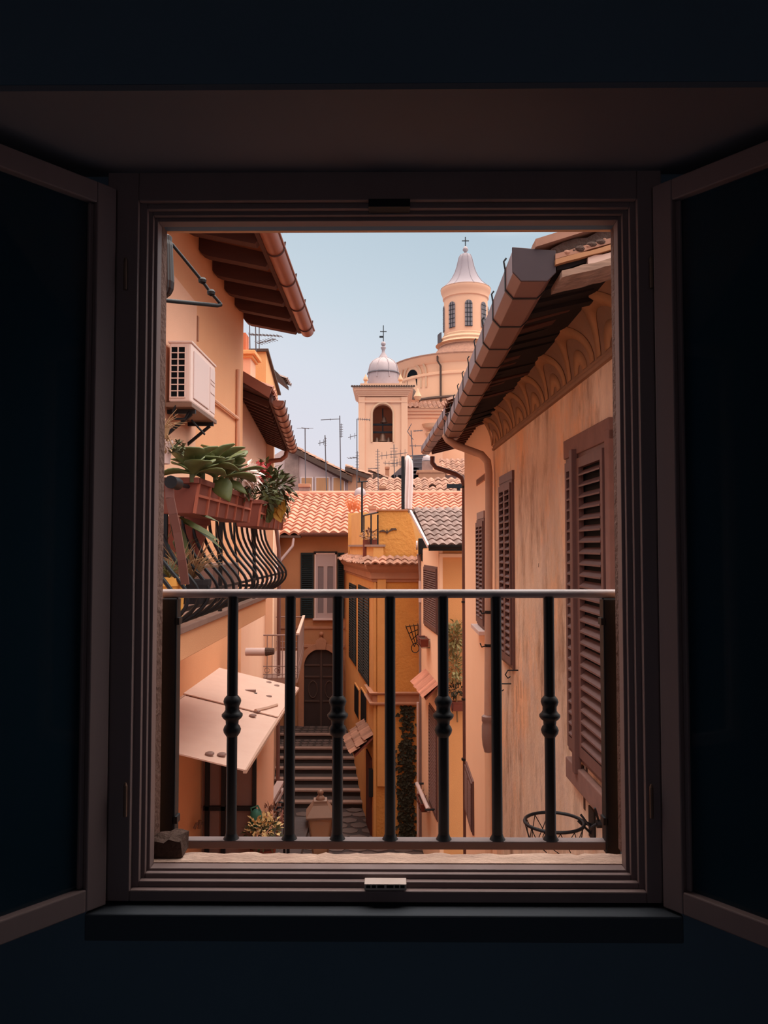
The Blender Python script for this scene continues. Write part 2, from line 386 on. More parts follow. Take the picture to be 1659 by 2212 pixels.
# latch keepers, top and bottom
a, b = at(787, 1909, YW - .004), at(878, 1923, YW - .004)
m = MB(); m.box(a.x, b.x, YW - .006, YW + .03, b.z, a.z)
k = m.build('latch_plate', M_brass, win, bevel=.001); k['label'] = 'bright metal latch plate in bottom frame'
m = MB()
for x0, x1 in ((791, 800), (803, 812), (815, 830), (835, 850), (853, 862), (865, 874)):
    p, q = at(x0, 1912, YW - .006), at(x1, 1918, YW - .006); m.box(p.x, q.x, YW - .0075, YW - .004, q.z, p.z)
m.build('latch_slot', M_dark, k)
a, b = at(796, 430, YW - .004), at(886, 447, YW - .004)
m = MB(); m.box(a.x, b.x, YW - .006, YW + .03, b.z, a.z); m.build('latch_plate', M_iron, win, bevel=.001)
for side in (-1, 1):
    hx = RO[0] + .022 if side < 0 else RO[1] - .022
    d = V((-.627 * 1, -.779, 0)) if side < 0 else V((.627, -.779, 0)); n = V((-d.y, d.x, 0)) * (1 if side < 0 else -1)   # n points to the middle
    o = V((hx, YW - .004, 0)); z0, z1 = RO[2] + .0, at(838, 412, YW).z
    m = MB()
    m.fbox(o, d, n, 0, .05, z0, z1, -.025, .02); m.fbox(o, d, n, .57, .62, z0, z1, -.025, .02)
    m.fbox(o, d, n, .05, .57, z0, z0 + .05, -.025, .02); m.fbox(o, d, n, .05, .57, z1 - .05, z1, -.025, .02)
    m.fbox(o, d, n, .05, .062, z0 + .05, z1 - .05, -.012, .008); m.fbox(o, d, n, .558, .57, z0 + .05, z1 - .05, -.012, .008)
    lf = m.build('casement_leaf', M_frame, win, bevel=.003)
    m = MB(); m.fbox(o, d, n, .055, .565, z0 + .045, z1 - .045, -.004, 0); m.build('glass_pane', M_pane, lf)
    for yy in (595, 1730):
        hp = at(838, yy, YW).z; hxx = at(270 if side < 0 else 1408, yy, YW - .01).x
        m = MB(); m.tube([(hxx, YW - .008, hp - .035), (hxx, YW - .008, hp + .035)], .0045, 10)
        m.tube([(hxx, YW - .008, hp + .035), (hxx, YW - .008, hp + .042)], [.0045, .002], 10); m.build('hinge', M_flat, win, smooth=40)

# outer sill, jamb lining, mortar lump
m = MB(); nx = 60
for i in range(nx):
    x0 = hx0 + (hx1 - hx0) * i / nx; x1 = hx0 + (hx1 - hx0) * (i + 1) / nx
zs = at(838, 1864, 1.93).z
xs = [hx0 + (hx1 - hx0) * i / nx for i in range(nx + 1)]
far = [1.999 + random.uniform(-.003, .003) for _ in xs]; hh = [random.uniform(-.0025, .0025) for _ in xs]
vs = []
for x, yf, h in zip(xs, far, hh): vs += [(x, 1.93, zs), (x, yf, zs - .004 + h), (x, yf, zs - .035), (x, 1.93, zs - .035)]
fs = []
for i in range(nx):
    k = i * 4
    for j in range(4): fs.append((k + j, k + 4 + j, k + 4 + (j + 1) % 4, k + (j + 1) % 4))
m.add(vs, fs); struct('trim_3', m, M_marble)
m = MB(); m.box(hx0 - .05, hx0 + .004, 1.936, 2.034, hz0, hz1); m.box(hx1 - .004, hx1 + .05, 1.936, 2.034, hz0, hz1)
def lump(mb, a, b, Y0, Y1, r):
    x0, x1 = a.x, b.x; z0, z1 = b.z, a.z; n = 6
    vs = [];
    for i in range(n):
        for j, (yy, zz) in enumerate([(Y0, z0), (Y0, z1), ((Y0 + Y1) / 2, z1 + r), (Y1, z1), (Y1, z0)]):
            vs.append((x0 + (x1 - x0) * i / (n - 1) + random.uniform(-r, r) * .5, yy + random.uniform(-r, r) * .4, zz + (random.uniform(-r, r) if j in (1, 2, 3) else 0)))
    fs = [(i * 5 + j, i * 5 + 5 + j, i * 5 + 5 + (j + 1) % 5, i * 5 + (j + 1) % 5) for i in range(n - 1) for j in range(5)]
    fs += [tuple(range(4, -1, -1)), tuple((n - 1) * 5 + j for j in range(5))]
    mb.add(vs, fs)
m2 = MB(); lump(m2, at(330, 1824, 1.97), at(394, 1861, 1.97), 1.955, 2.02, .006)
mo = m2.build('mortar_block', M_mortar); tag(mo, 'rough brown mortar block at the left end of the pale window sill', 'block'); mo.location.z = zs + .0005
struct('trim_4', m, M_jamb)

# window railing -------------------------------------------------
YR = 2.1
rl = thing('window_railing', 'dark iron railing with grey handrail across the open window', 'railing', (0, YR, at(838, 1835, YR).z))
za, zb = at(838, 1273, YR).z, at(838, 1292, YR).z
m = MB(); zm = (za + zb) / 2; m.tube([(hx0 - .07, YR, zm), (hx1 + .05, YR, zm)], (za - zb) / 2, 16); k = m.build('handrail', M_rail, rl, smooth=50); k['label'] = 'worn light grey handrail'
zc, zd = at(838, 1812, YR).z, at(838, 1834, YR).z
m = MB(); m.box(at(393, 1800, YR).x - .04, at(1330, 1800, YR).x, YR - .016, YR + .016, zd + .004, zc); m.build('bottom_rail', mat('dull iron', (120, 104, 104), .6, .1, var=.4, scale=9), rl, bevel=.003)
for px in (367, 1319):
    x = at(px, 1500, YR).x; m = MB(); m.box(x - .022, x + .022, YR - .02, YR + .02, zd - .006, zb)
    p = m.build('post', M_iron, rl, bevel=.004)
    sgn = -1 if px < 800 else 1
    for yy in (1341, 1768):
        z = at(838, yy, YR).z; m = MB(); m.tube([(x + sgn * .02, YR, z), (x + sgn * .075, YR, z), (x + sgn * .085, YR - .02, z), (x + sgn * .085, 2.02, z)], .014, 8)
        m.box(x - sgn * .022 - .006, x - sgn * .022 + .006, YR - .02, YR + .01, z - .009, z + .009)
        m.build('wall_bracket', M_iron, p, smooth=50)
KN = [(.0, .0), (.0148, .0), (.0215, .010), (.0235, .018), (.0205, .026), (.0165, .031), (.0175, .042), (.0235, .047), (.0275, .053), (.0275, .058), (.022, .063), (.0185, .069), (.0185, .079), (.0215, .085), (.0235, .092), (.0215, .099), (.0148, .107)]
for i, px in enumerate((502, 626.5, 729.5, 842.5, 957.5, 1072.5, 1187)):
    x = at(px, 1500, YR).x; m = MB()
    m.tube([(x, YR, zd + .02), (x, YR, zb + .004)], .0142, 12); m.lathe([(.0142, 0), (.021, .0), (.016, .008), (.0142, .014)], (x, YR, zc), 14)
    p = m.build('baluster', M_iron, rl, smooth=50)
    if i % 2 == 0:
        z0 = at(838, 1591, YR).z; m = MB(); m.lathe(KN[1:], (x, YR, z0), 20); m.build('turned_collar', M_iron, p, smooth=50)

# ================================================================ GROUND
m = MB(); m.box(-9, 9, -6, 23.6, GND - .3, GND); g = struct('street_ground', m, M_stone)
# cobble joints: irregular flagstones set in the lane
m = MB()
for i in range(9):
    for j in range(22):
        cx_, cy2 = -3.6 + i * .55 + (j % 2) * .27 + random.uniform(-.06, .06), 14.5 + j * .42 + random.uniform(-.05, .05)
        n = random.choice((5, 6, 7)); a0 = random.uniform(0, 6)
        if cx_ > -.3 - max(0, cy2 - 21) * .15 and cy2 > 20.6: continue
        if cy2 > 23.3: continue
        m.prism([(cx_ + math.cos(a0 + 2 * math.pi * k / n) * .27 * random.uniform(.85, 1.08), cy2 + math.sin(a0 + 2 * math.pi * k / n) * .2 * random.uniform(.85, 1.08), GND - .02) for k in range(n)], (0, 0, .035 + random.uniform(0, .006)))
pv = m.build('flagstones', mat('flagstone', (96, 80, 76), .85, var=.5, scale=5, col2=(88, 66, 62), island=.2)); pv['kind'] = 'structure'

# ================================================================ STAIRS
yb, fx = (-.46, 21.0), (-.15, 1.0)               # left face of the ochre house runs along this line
def xr(Y): return yb[0] + fx[0] * (Y - yb[1])
def xl(Y): return -2.95 - .109 * (Y - 18.5)
st = thing('stone_staircase', 'wide stone staircase with pale step edges climbing to the arched door', 'staircase', (-2.3, 23.5, GND))
ys = [23.5 + .58 * i for i in range(6)] + [27.6]
z = GND
for i, y0 in enumerate(ys):
    y1 = ys[i + 1] if i + 1 < len(ys) else 28.9
    zt = z + .168
    m = MB(); m.hexa([(xl(y0) - .3, y0 + .04, GND), (xr(y0) + .1, y0 + .04, GND), (xr(y1) + .1, y1 + .04, GND), (xl(y1) - .3, y1 + .04, GND), (xl(y0) - .3, y0 + .04, zt - .002), (xr(y0) + .1, y0 + .04, zt - .002), (xr(y1) + .1, y1 + .04, zt - .002), (xl(y1) - .3, y1 + .04, zt - .002)])
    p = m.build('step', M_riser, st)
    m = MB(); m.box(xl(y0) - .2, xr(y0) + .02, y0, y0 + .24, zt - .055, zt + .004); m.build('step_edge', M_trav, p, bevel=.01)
    if y1 - y0 > .8:
        m = MB()
        for a in range(12):
            for b in range(3):
                cx_, cy2 = xl(y0) + .15 + a * .24 + random.uniform(-.03, .03), y0 + .36 + b * (y1 - y0 - .4) / 2.5
                if cx_ > xr(cy2): continue
                n = 6; a0 = random.uniform(0, 6)
                m.prism([(cx_ + math.cos(a0 + 2 * math.pi * k / n) * .11, cy2 + math.sin(a0 + 2 * math.pi * k / n) * .13, zt - .01) for k in range(n)], (0, 0, .02))
        m.build('paving', MATS['flagstone'], p)
    z = zt
DOORZ = z
Z3 = V((0, 0, 1))
class WL:
    """a vertical wall line: from p to q (x,y); n is the side it faces"""
    def __init__(s, p, q, flip=False):
        s.o = V((p[0], p[1], 0)); s.q = V((q[0], q[1], 0)); s.L = (s.q - s.o).length; s.u = (s.q - s.o).normalized()
        s.n = V((s.u.y, -s.u.x, 0)); s.n = -s.n if flip else s.n
    def A(s, px, py=1180):
        p = on(px, py, (s.o.x, s.o.y), (s.u.x, s.u.y)); return (p - s.o).dot(s.u)
    def AC(s, px, c): p = on(px, 1180, (s.P(0, 0, c).x, s.P(0, 0, c).y), (s.u.x, s.u.y)); return (p - s.P(0, 0, c)).dot(s.u)
    def Z(s, px, py): return on(px, py, (s.o.x, s.o.y), (s.u.x, s.u.y)).z
    def P(s, a, z, c=0): return s.o + s.u * a + s.n * c + Z3 * z
    def box(s, mb, a0, a1, z0, z1, c0, c1): return mb.fbox(s.o, s.u, s.n, a0, a1, z0, z1, c0, c1)
def half_gutter(mb, p, q, r, side, t=.004, n=10):
    prof = [(r * math.cos(math.pi + math.pi * k / n), r * math.sin(math.pi + math.pi * k / n)) for k in range(n + 1)]
    inner = [(x * (1 - .07), y * (1 - .07)) for x, y in reversed(prof)]
    return mb.sweep(prof + inner, p, q, side, (0, 0, 1), closed=True)

# ================================================================ RIGHT HOUSE (stained plaster)
wb = WL((1.56 + .025 * .9, 4.3), (1.42, 10.8), flip=True)
b1 = thing('stained_plaster_house', 'house with streaked stained plaster, big brown louvred shutters and coved eaves on the right', 'building', (1.8, 7.5, GND))
m = MB(); wb.box(m, 0.2, wb.L, GND, 1.72, -2.2, 0); m.build('wall', M_old, b1)
m = MB()
for i in range(14):      # flaking rough patch below the near window
    a = random.uniform(.9, 2.3); zz = -1.75 - (2.3 - a) * .1 - random.random() ** 1.5 * .45
    wb.box(m, a, a + random.uniform(.03, .12), zz, zz + random.uniform(.03, .1), -.01, .004)
m.build('flaked_patch', M_mortar, b1)
m = MB(); zc = 1.345
m.sweep([(0, -.03), (.03, -.028), (.035, -.005), (.018, .0), (.018, .02), (.028, .03), (0, .032)], wb.P(.2, zc), wb.P(wb.L, zc), wb.n, Z3, closed=True)
m.build('string_course', M_cove, b1, smooth=40)
CO = [(0.26 * (1 - math.cos(math.pi / 2 * t)) * 1.0, .37 * math.sin(math.pi / 2 * t)) for t in [k / 8 for k in range(9)]]
m = MB(); m.sweep(CO + [(-.1, .37), (-.1, 0)], wb.P(.2, zc + .03), wb.P(wb.L, zc + .03), wb.n, Z3, closed=True); m.build('cove', M_cove, b1, smooth=60)
for i in range(7):       # scalloped shells in the cove
    ac = 1.15 + i * .86; m = MB()
    for r0, r1, off in ((.40, .29, .006), (.19, .06, .004)):
        vs = []; n = 20
        for k in range(n + 1):
            t = math.pi * k / n
            for r in (r0, r1):
                a = ac + r * math.cos(t) * 1.0; h = .03 + r * math.sin(t) * .9
                tt = min(1, h / .37); x = .26 * (1 - math.cos(math.asin(tt)))
                vs.append(wb.P(a, zc + .03 + h, x + off))
        m.add(vs, [(2 * k, 2 * k + 2, 2 * k + 3, 2 * k + 1) for k in range(n)])
    m.build('cove_arc', M_arc, b1, smooth=60, thick=.003)
# eave: boards, lining, roof
gx0 = .70; G1 = V((.80, 4.35, 1.58)); G2 = V((.86, 11.15, 1.60))
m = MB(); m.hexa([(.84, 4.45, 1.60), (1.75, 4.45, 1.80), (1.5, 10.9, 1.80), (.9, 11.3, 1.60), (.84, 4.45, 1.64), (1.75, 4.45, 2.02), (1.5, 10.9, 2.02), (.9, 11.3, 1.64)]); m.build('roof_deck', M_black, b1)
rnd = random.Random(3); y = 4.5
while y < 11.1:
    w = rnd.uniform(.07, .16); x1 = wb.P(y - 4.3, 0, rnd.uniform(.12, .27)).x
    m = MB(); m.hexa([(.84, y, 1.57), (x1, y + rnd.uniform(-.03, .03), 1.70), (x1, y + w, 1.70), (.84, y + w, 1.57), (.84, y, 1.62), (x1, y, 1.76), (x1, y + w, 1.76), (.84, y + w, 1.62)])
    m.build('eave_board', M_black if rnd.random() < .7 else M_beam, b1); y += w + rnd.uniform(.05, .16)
m = MB(); tile_roof(m, (.92, 11.2, 1.72), (0, -1, 0), (1, 0, .42), 6.7, 2.2, cw=.24, rl=.36, amp=.06); m.build('roof_tiles', M_tile3, b1)
# layered verge facing the window
def slab(name, px0, py0, px1, py1, t, M, Y0=4.40, dep=.12, wob=0):
    a, b = at(px0, py0, Y0), at(px1, py1, Y0); k = 8; mm = MB(); vs = []
    for i in range(k + 1):
        f = i / k; p = a.lerp(b, f); w0, w1 = rnd.uniform(-wob, wob), rnd.uniform(-wob, wob)
        vs += [p + V((0, 0, w0)), p + V((0, dep, w0)), p + V((0, dep, -t + w1)), p + V((0, 0, -t + w1))]
    fs = [(i * 4 + j, i * 4 + (j + 1) % 4, i * 4 + 4 + (j + 1) % 4, i * 4 + 4 + j) for i in range(k) for j in range(4)] + [(3, 2, 1, 0), (k * 4, k * 4 + 1, k * 4 + 2, k * 4 + 3)]
    mm.add(vs, fs); return mm.build(name, M, b1)
slab('verge_tile', 1157, 516, 1400, 440, .045, M_tile3, 4.32, .3)
slab('verge_mortar', 1190, 535, 1400, 468, .07, M_mortar, 4.36, .25, .012)
slab('verge_tile', 1200, 549, 1400, 490, .03, M_tile3, 4.33, .25, .003)
slab('roof_plank', 1200, 561, 1400, 506, .028, M_wood, 4.32, .25, .003)
slab('verge_mortar', 1203, 571, 1400, 520, .035, M_black, 4.36, .25, .006)
slab('stucco_patch', 1270, 556, 1400, 522, .055, M_awn, 4.335, .2, .006)
slab('roof_plank', 1214, 583, 1400, 538, .04, mat('silvered wood', (168, 132, 112), .9, var=.8, scale=10, stretch=(.5, 3, 6), col2=(90, 66, 58)), 4.30, .3, .006)
for i in range(9):
    p = at(1225 + i * 14 + rnd.uniform(-4, 4), 545 - i * 4.5 + rnd.uniform(-3, 3), 4.34); mm = MB(); r = rnd.uniform(.012, .026)
    mm.lathe([(0.001, -r), (r * .8, -r * .5), (r, 0), (r * .7, r * .6), (.001, r * .9)], p, 7, sx=rnd.uniform(1, 1.8)); mm.build('rubble_stone', M_mortar if i % 3 else M_tile3, b1)
# box gutter with chamfered bottom and capped end
GP = [(-.115, .09), (-.115, -.045), (-.07, -.095), (.07, -.095), (.115, -.05), (.115, .07), (.108, .07), (.108, -.046), (.066, -.088), (-.066, -.088), (-.108, -.042), (-.108, .09)]
g1 = thing('box_gutter', 'large mauve box gutter with capped end under the right eaves', 'gutter', G1)
m = MB(); m.sweep(GP, G1, G2, (1, 0, 0), Z3, closed=True); m.build('trough', M_gut, g1, bevel=.004)
m = MB(); m.prism([G1 + V((x * 1.06, -.006, zz * 1.06)) for x, zz in GP[:6]] , (0, .014, 0)); m.build('end_cap', mat('shaded end cap', (70, 54, 56), .35, .3, var=.3, scale=6), g1, bevel=.004)  # cap darker than the trough: shade of its near face put into colour
for i in range(11):
    p = G1.lerp(G2, (i + .5) / 11); m = MB()
    m.sweep([(x * 1.05, zz * 1.05) for x, zz in GP[:6]] + [(x * 1.0, zz * 1.0) for x, zz in reversed(GP[:6])], p, p + V((0, .022, 0)), (1, 0, 0), Z3, closed=True)
    m.tube([p + V((-.118, .01, .085)), p + V((-.125, .01, .13)), p + V((-.11, .01, .15))], .006, 5)
    m.build('gutter_strap', M_iron, g1)
# windows
def louvre_window(b, w, a0, a1, z0, z1, splits, ns, Msh, surround=None, sill=None, stile=0, open_last=0):
    """surround > dark backing panel, shutter leaves"""
    m = MB()
    s = .045
    w.box(m, a0 - s, a0, z0 - s, z1 + s, 0, .03); w.box(m, a1, a1 + s, z0 - s, z1 + s, 0, .03); w.box(m, a0, a1, z1, z1 + s, 0, .03); w.box(m, a0, a1, z0 - s, z0, 0, .03)
    win = m.build('window', surround or Msh, b, bevel=.003)
    m = MB(); w.box(m, a0, a1, z0, z1, .001, .006); m.build('dark_panel', M_dark, win)  # dark sheet on the solid wall stands in for shade behind the slats
    c = a0
    for k, sw in enumerate(splits):
        m = MB(); shutter(m, w.P(c, 0, .012), w.u, w.n, sw - .004, z0, z1, ns); m.build('shutter', Msh, win); c += sw
    if sill:
        m = MB(); w.box(m, a0 - .12, a1 + .12, z0 - .12, z0 - .06, 0, .12); m.build('window_sill', sill, win, bevel=.006)
    return win
A = lambda px: wb.AC(px, .04)
ws = louvre_window(b1, wb, A(1306), A(1224), -1.66, .70, [A(1250) - A(1306), A(1224) - A(1250)], 25, M_shut)
m = MB(); a = A(1246); wb.box(m, a - .03, a + .05, -1.80, .78, .03, .085); m.build('meeting_stile', M_shut, ws, bevel=.006)
m = MB(); wb.box(m, A(1318), A(1306) - .045, -1.9, .82, 0, .05); wb.box(m, A(1318), A(1220), .74, .90, 0, .045); wb.box(m, A(1318), A(1222), -1.93, -1.76, 0, .06); m.build('stone_surround', mat('purple brown surround', (140, 104, 96), .9, var=.5, scale=6), ws, bevel=.01)
ws = louvre_window(b1, wb, A(1103), A(1079), -1.40, .76, [(A(1079) - A(1103)) / 2] * 2, 24, M_shut)
m = MB(); wb.box(m, A(1105), A(1077), .79, .9, 0, .03); m.build('window_lintel', M_shut, ws)
for px, py in ((1110, 1440), (1095, 1468)):
    a, zz = A(px), wb.Z(px, py); m = MB(); m.tube([wb.P(a, zz, 0), wb.P(a, zz, .12), wb.P(a, zz - .05, .15), wb.P(a, zz - .09, .12), wb.P(a, zz - .07, .09)], .008, 6); m.build('shutter_hook', M_iron, b1, smooth=50)
# plaster scratches
m = MB()
for px, py, h in ((1155, 1220, .04), (1107, 1500, .3), (1116, 1480, .2)):
    a, zz = A(px), wb.Z(px, py); wb.box(m, a, a + .012, zz - h / 2, zz + h / 2, -.001, .002)
m.build('plaster_crack', M_mortar, b1)
# iron bracket by the right post
a = A(1290); m = MB()
p0_, p1_ = at(1302, 1757, 5.7), at(1280, 1745, 5.6)
zz = wb.Z(1300, 1757); aa = A(1300)
m.tube([wb.P(aa, zz, 0), wb.P(aa, zz, .1)], .03, 8); m.tube([wb.P(aa, zz, .1), wb.P(aa + .02, zz - .03, .14), wb.P(aa + .05, zz + .05, .2)], .009, 6); m.tube([wb.P(aa, zz, .08), wb.P(aa - .03, zz + .12, .12)], .008, 6)
m.build('iron_holdfast', M_iron, b1)

# basketball hoop -------------------------------------------------
hp = wb.P(A(1262), wb.Z(1262, 1775), 0)
R0 = .222; hc = at(1197, 1776, 6.1); hp = V((1.535, 6.1, hc.z))
hoop = thing('basketball_hoop', 'iron basketball ring with torn string net on the stained right wall', 'hoop', (hp.x, hp.y, hp.z - .1))
pts = [hc + V((math.cos(t) * R0, math.sin(t) * R0, 0)) for t in [2 * math.pi * k / 32 for k in range(33)]]
m = MB(); m.tube(pts, .013, 8, caps=False); m.build('ring', M_iron, hoop, smooth=60)
m = MB(); m.box(hp.x - .012, hp.x + .02, hp.y - .07, hp.y + .09, hp.z - .13, hp.z + .1); m.tube([hp + V((0, .02, -.03)), hc + V((R0, 0, 0))], .014, 6); m.tube([hp + V((0, .02, -.1)), hc + V((R0 - .03, .05, -.005))], .009, 6); m.build('wall_plate', M_iron, hoop)
m = MB(); nn = 12
for k in range(nn):
    t0, t1, t2 = 2 * math.pi * k / nn, 2 * math.pi * (k + .5) / nn, 2 * math.pi * (k + 1) / nn
    if k in (0, 1, 2): continue
    a_ = hc + V((math.cos(t0) * R0, math.sin(t0) * R0, -.01)); b_ = hc + V((math.cos(t1) * R0 * .9, math.sin(t1) * R0 * .9, -.1 - .03 * random.random())); c_ = hc + V((math.cos(t2) * R0, math.sin(t2) * R0, -.01)); d_ = hc + V((math.cos(t2) * R0 * .8, math.sin(t2) * R0 * .8, -.17))
    m.tube([a_, b_], .0035, 4); m.tube([b_, c_], .0035, 4); m.tube([b_, d_], .0035, 4)
m.build('net', M_iron, hoop)

# downpipe at the joint of the two right houses
dp = thing('white_downpipe', 'pale downpipe elbowing from the box gutter down between the two right houses', 'pipe', (1.33, 10.75, GND))
Y0 = 10.9
pts = [at(962, 940, 11.05), at(968, 950, 11.0), at(985, 962, 11.0), at(1015, 973, 10.95), at(1040, 982, 10.9), at(1053, 997, 10.85), at(1056, 1020, 10.8), at(1056, 1200, 10.8), at(1055, 1400, 10.8), at(1054, 1560, 10.8)]
m = MB(); m.tube(pts, .052, 14); m.build('pipe', M_pipe, dp, smooth=50)
m = MB(); q = pts[-1]; m.lathe([(.0, -.42), (.05, -.4), (.075, -.3), (.085, -.2), (.085, -.05), (.075, 0), (.085, .02), (.085, .08), (.055, .1)], q, 16); m.build('pipe_boot', M_greypipe, dp, smooth=50)
m = MB(); m.tube([q - V((0, 0, .35)), V((q.x, q.y, GND))], .05, 12); m.build('lower_pipe', M_b2, dp, smooth=50)
for py in (1322, 1394):
    q = at(1056, py, 10.8); m = MB(); m.tube([q + V((0, 0, .02)), q - V((0, 0, .02))], .06, 12); m.tube([q, q + V((-.1, -.02, -.02)), q + V((-.12, -.02, .03))], .01, 6); m.build('pipe_clip', M_iron, dp)

# ================================================================ SALMON HOUSE (second on the right)
w2 = WL((1.42, 10.8), (1.42, 15.2), flip=True)
b2 = thing('salmon_house', 'smooth salmon house with narrow brown shutters beyond the stained house', 'building', (1.8, 13, GND))
m = MB(); w2.box(m, 0.001, w2.L, GND, 2.1, -2.0, 0); m.build('wall', M_b2, b2)
A2 = w2.A
louvre_window(b2, w2, A2(1049), A2(1034), w2.Z(1040, 1345), w2.Z(1040, 1128), [(A2(1034) - A2(1049)) / 2] * 2, 22, M_shut, sill=M_wframe)
m = MB(); w2.box(m, A2(1049), A2(1034), w2.Z(1040, 1128) + .05, w2.Z(1040, 1128) + .16, 0, .03); m.build('window_lintel', M_greypipe, b2)
louvre_window(b2, w2, A2(1021), A2(1007), -4.9, w2.Z(1015, 1668), [(A2(1007) - A2(1021)) / 2] * 2, 24, M_shut)
m = MB(); w2.box(m, A2(1050), A2(1031), w2.Z(1040, 1043), w2.Z(1040, 1029), 0, .012)
v = m.build('air_vent', mat('vent brick', (190, 132, 100), .9), b2)
m = MB()
for i in range(5): w2.box(m, A2(1050) + .05, A2(1031) - .05, w2.Z(1040, 1043) + .015 + i * .016, w2.Z(1040, 1043) + .022 + i * .016, .012, .016)
m.build('vent_slot', M_beam, v)
ge1, ge2 = V((.84, 10.9, 1.86)), V((.70, 15.8, 1.93))
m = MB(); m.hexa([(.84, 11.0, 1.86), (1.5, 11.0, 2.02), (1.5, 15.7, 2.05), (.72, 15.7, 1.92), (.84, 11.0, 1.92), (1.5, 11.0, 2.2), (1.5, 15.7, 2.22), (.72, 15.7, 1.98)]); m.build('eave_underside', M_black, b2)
for i in range(14):
    yy = 11.2 + i * .33; m = MB(); m.beam((.80, yy, 1.85), (1.42, yy, 2.0), .08, .07); m.build('rafter', M_beam, b2)
m = MB(); tile_roof(m, (.86, 15.8, 2.04), (0, -1, 0), (1, 0, .42), 4.8, 2.0, amp=.05); m.build('roof_tiles', M_tile3, b2)
g2 = thing('square_gutter', 'smaller brown gutter over the salmon house, lower than the big one', 'gutter', ge2)
m = MB(); m.sweep([(x * .8, zz * .8) for x, zz in GP], ge1, ge2, (1, 0, 0), Z3, closed=True); m.build('trough', M_gut, g2)
m = MB(); m.prism([ge2 + V((x * .84, -.006, zz * .84)) for x, zz in GP[:6]], (0, .014, 0)); m.build('end_cap', M_gut, g2)
for i in range(6):
    p = ge1.lerp(ge2, (i + .4) / 6); m = MB(); m.sweep([(x * .84, zz * .84) for x, zz in GP[:6]] + [(x * .8, zz * .8) for x, zz in reversed(GP[:6])], p, p + V((0, .02, 0)), (1, 0, 0), Z3, closed=True); m.build('gutter_strap', M_iron, g2)
dp = thing('brown_downpipe', 'dark brown downpipe swinging from the small gutter to the far corner of the salmon house', 'pipe', (1.4, 15.3, GND))
Y0 = 15.55
pts = [at(934, 986, Y0), at(934, 1000, Y0), at(942, 1010, Y0), at(965, 1017, 15.5), at(985, 1024, 15.45), at(998, 1032, 15.42), at(1003, 1048, 15.4), V((at(1003, 1180, 15.4).x, 15.4, -.2)), V((at(1003, 1180, 15.4).x, 15.4, GND))]
m = MB(); m.tube(pts, .048, 12); m.build('pipe', mat('dark brown pipe', (104, 68, 62), .5, .2, var=.3, scale=5), dp, smooth=50)
for py in (1052, 1300, 1510, 1640):
    q = at(1003, py, 15.4); m = MB(); m.tube([q + V((0, 0, .02)), q - V((0, 0, .02))], .056, 12); m.build('pipe_clip', M_iron, dp)

# ================================================================ ORANGE HOUSE with dark tiled roof
w3 = WL((1.06, 17.5), (.74, 21.0), flip=True)     # oblique face towards the lane
b3 = thing('orange_corner_house', 'low orange house with dark curved tiles, half hidden behind the brown downpipe', 'building', (1.5, 18.5, GND))
m = MB(); m.prism([(1.06, 17.5, GND), (2.6, 17.5, GND), (2.6, 21, GND), (.74, 21, GND)], (0, 0, 7.65)); m.build('wall', M_orange, b3)
m = MB(); w3.box(m, -.02, w3.L - .02, GND, -.08, 0, .012); m.build('side_wall', M_b2, b3)
m = MB(); m.box(1.06, 1.14, 17.46, 17.5, GND, -.1); m.box(1.06, 1.9, 17.44, 17.5, at(960, 1204, 17.45).z, at(960, 1196, 17.45).z); m.build('corner_band', M_b2, b3)
tl = at(926, 1180, 17.2)
m = MB(); u = V((1, 0, 0)); v = V((0, 1, .466)).normalized(); tile_roof(m, (tl.x + .02, 17.2, .02), u, v, 1.5, 2.1, cw=.19, rl=.27, amp=.05, skew=-.14); m.build('roof_tiles', M_tile2, b3)
m = MB(); m.hexa([(tl.x + .03, 17.25, -.06), (2.4, 17.25, -.06), (2.4, 19.1, .78), (.45, 19.1, .78), (tl.x + .03, 17.25, -.01), (2.4, 17.25, -.01), (2.4, 19.1, .83), (.45, 19.1, .83)]); m.build('roof_deck', M_beam, b3)
m = MB(); m.beam((tl.x, 17.2, -.01), (.46, 19.05, .86), .05, .07); m.build('verge_board', M_wframe, b3)
m = MB(); half_gutter(m, (tl.x + .02, 17.15, .03), (2.4, 17.15, .03), .085, (0, 1, 0)); m.box(tl.x, 2.4, 17.18, 17.24, -.1, .04); m.build('gutter', M_iron, b3)
m = MB(); m.beam((.42, 19.1, .86), (2.4, 19.1, .86), .2, .09); m.build('ridge_capping', M_tile2, b3)
A3 = w3.A
z0, z1 = w3.Z(930, 1355), w3.Z(930, 1226)
louvre_window(b3, w3, A3(945.5), A3(918.5), z0, z1, [A3(918.5) - A3(945.5)], 24, M_shut)
z0, z1 = w3.Z(935, 1715), w3.Z(935, 1530)
louvre_window(b3, w3, A3(945), A3(929), z0 - .3, z1, [A3(929) - A3(945)], 28, M_shut)
# little tiled canopy over the lower window
can = thing('tiled_door_canopy', 'small terracotta tiled canopy sticking out of the orange house side wall', 'canopy', w3.P(A3(930), w3.Z(930, 1490)))
a0, a1 = A3(946), A3(919); zt = w3.Z(925, 1452)
m = MB(); tile_roof(m, w3.P(a1, zt - .3, .3), -w3.u, (-w3.n * .3 + Z3 * .28), a1 - a0, .42, cw=.2, rl=.45, amp=.05, jit=.02); m.build('roof_tiles', M_tile, can)
m = MB(); o = w3
m.hexa([w3.P(a0, zt - .36, .28), w3.P(a1, zt - .36, .28), w3.P(a1, zt - .08, 0), w3.P(a0, zt - .08, 0), w3.P(a0, zt - .32, .28), w3.P(a1, zt - .32, .28), w3.P(a1, zt - .04, 0), w3.P(a0, zt - .04, 0)]); m.build('canopy_board', M_terra, can)
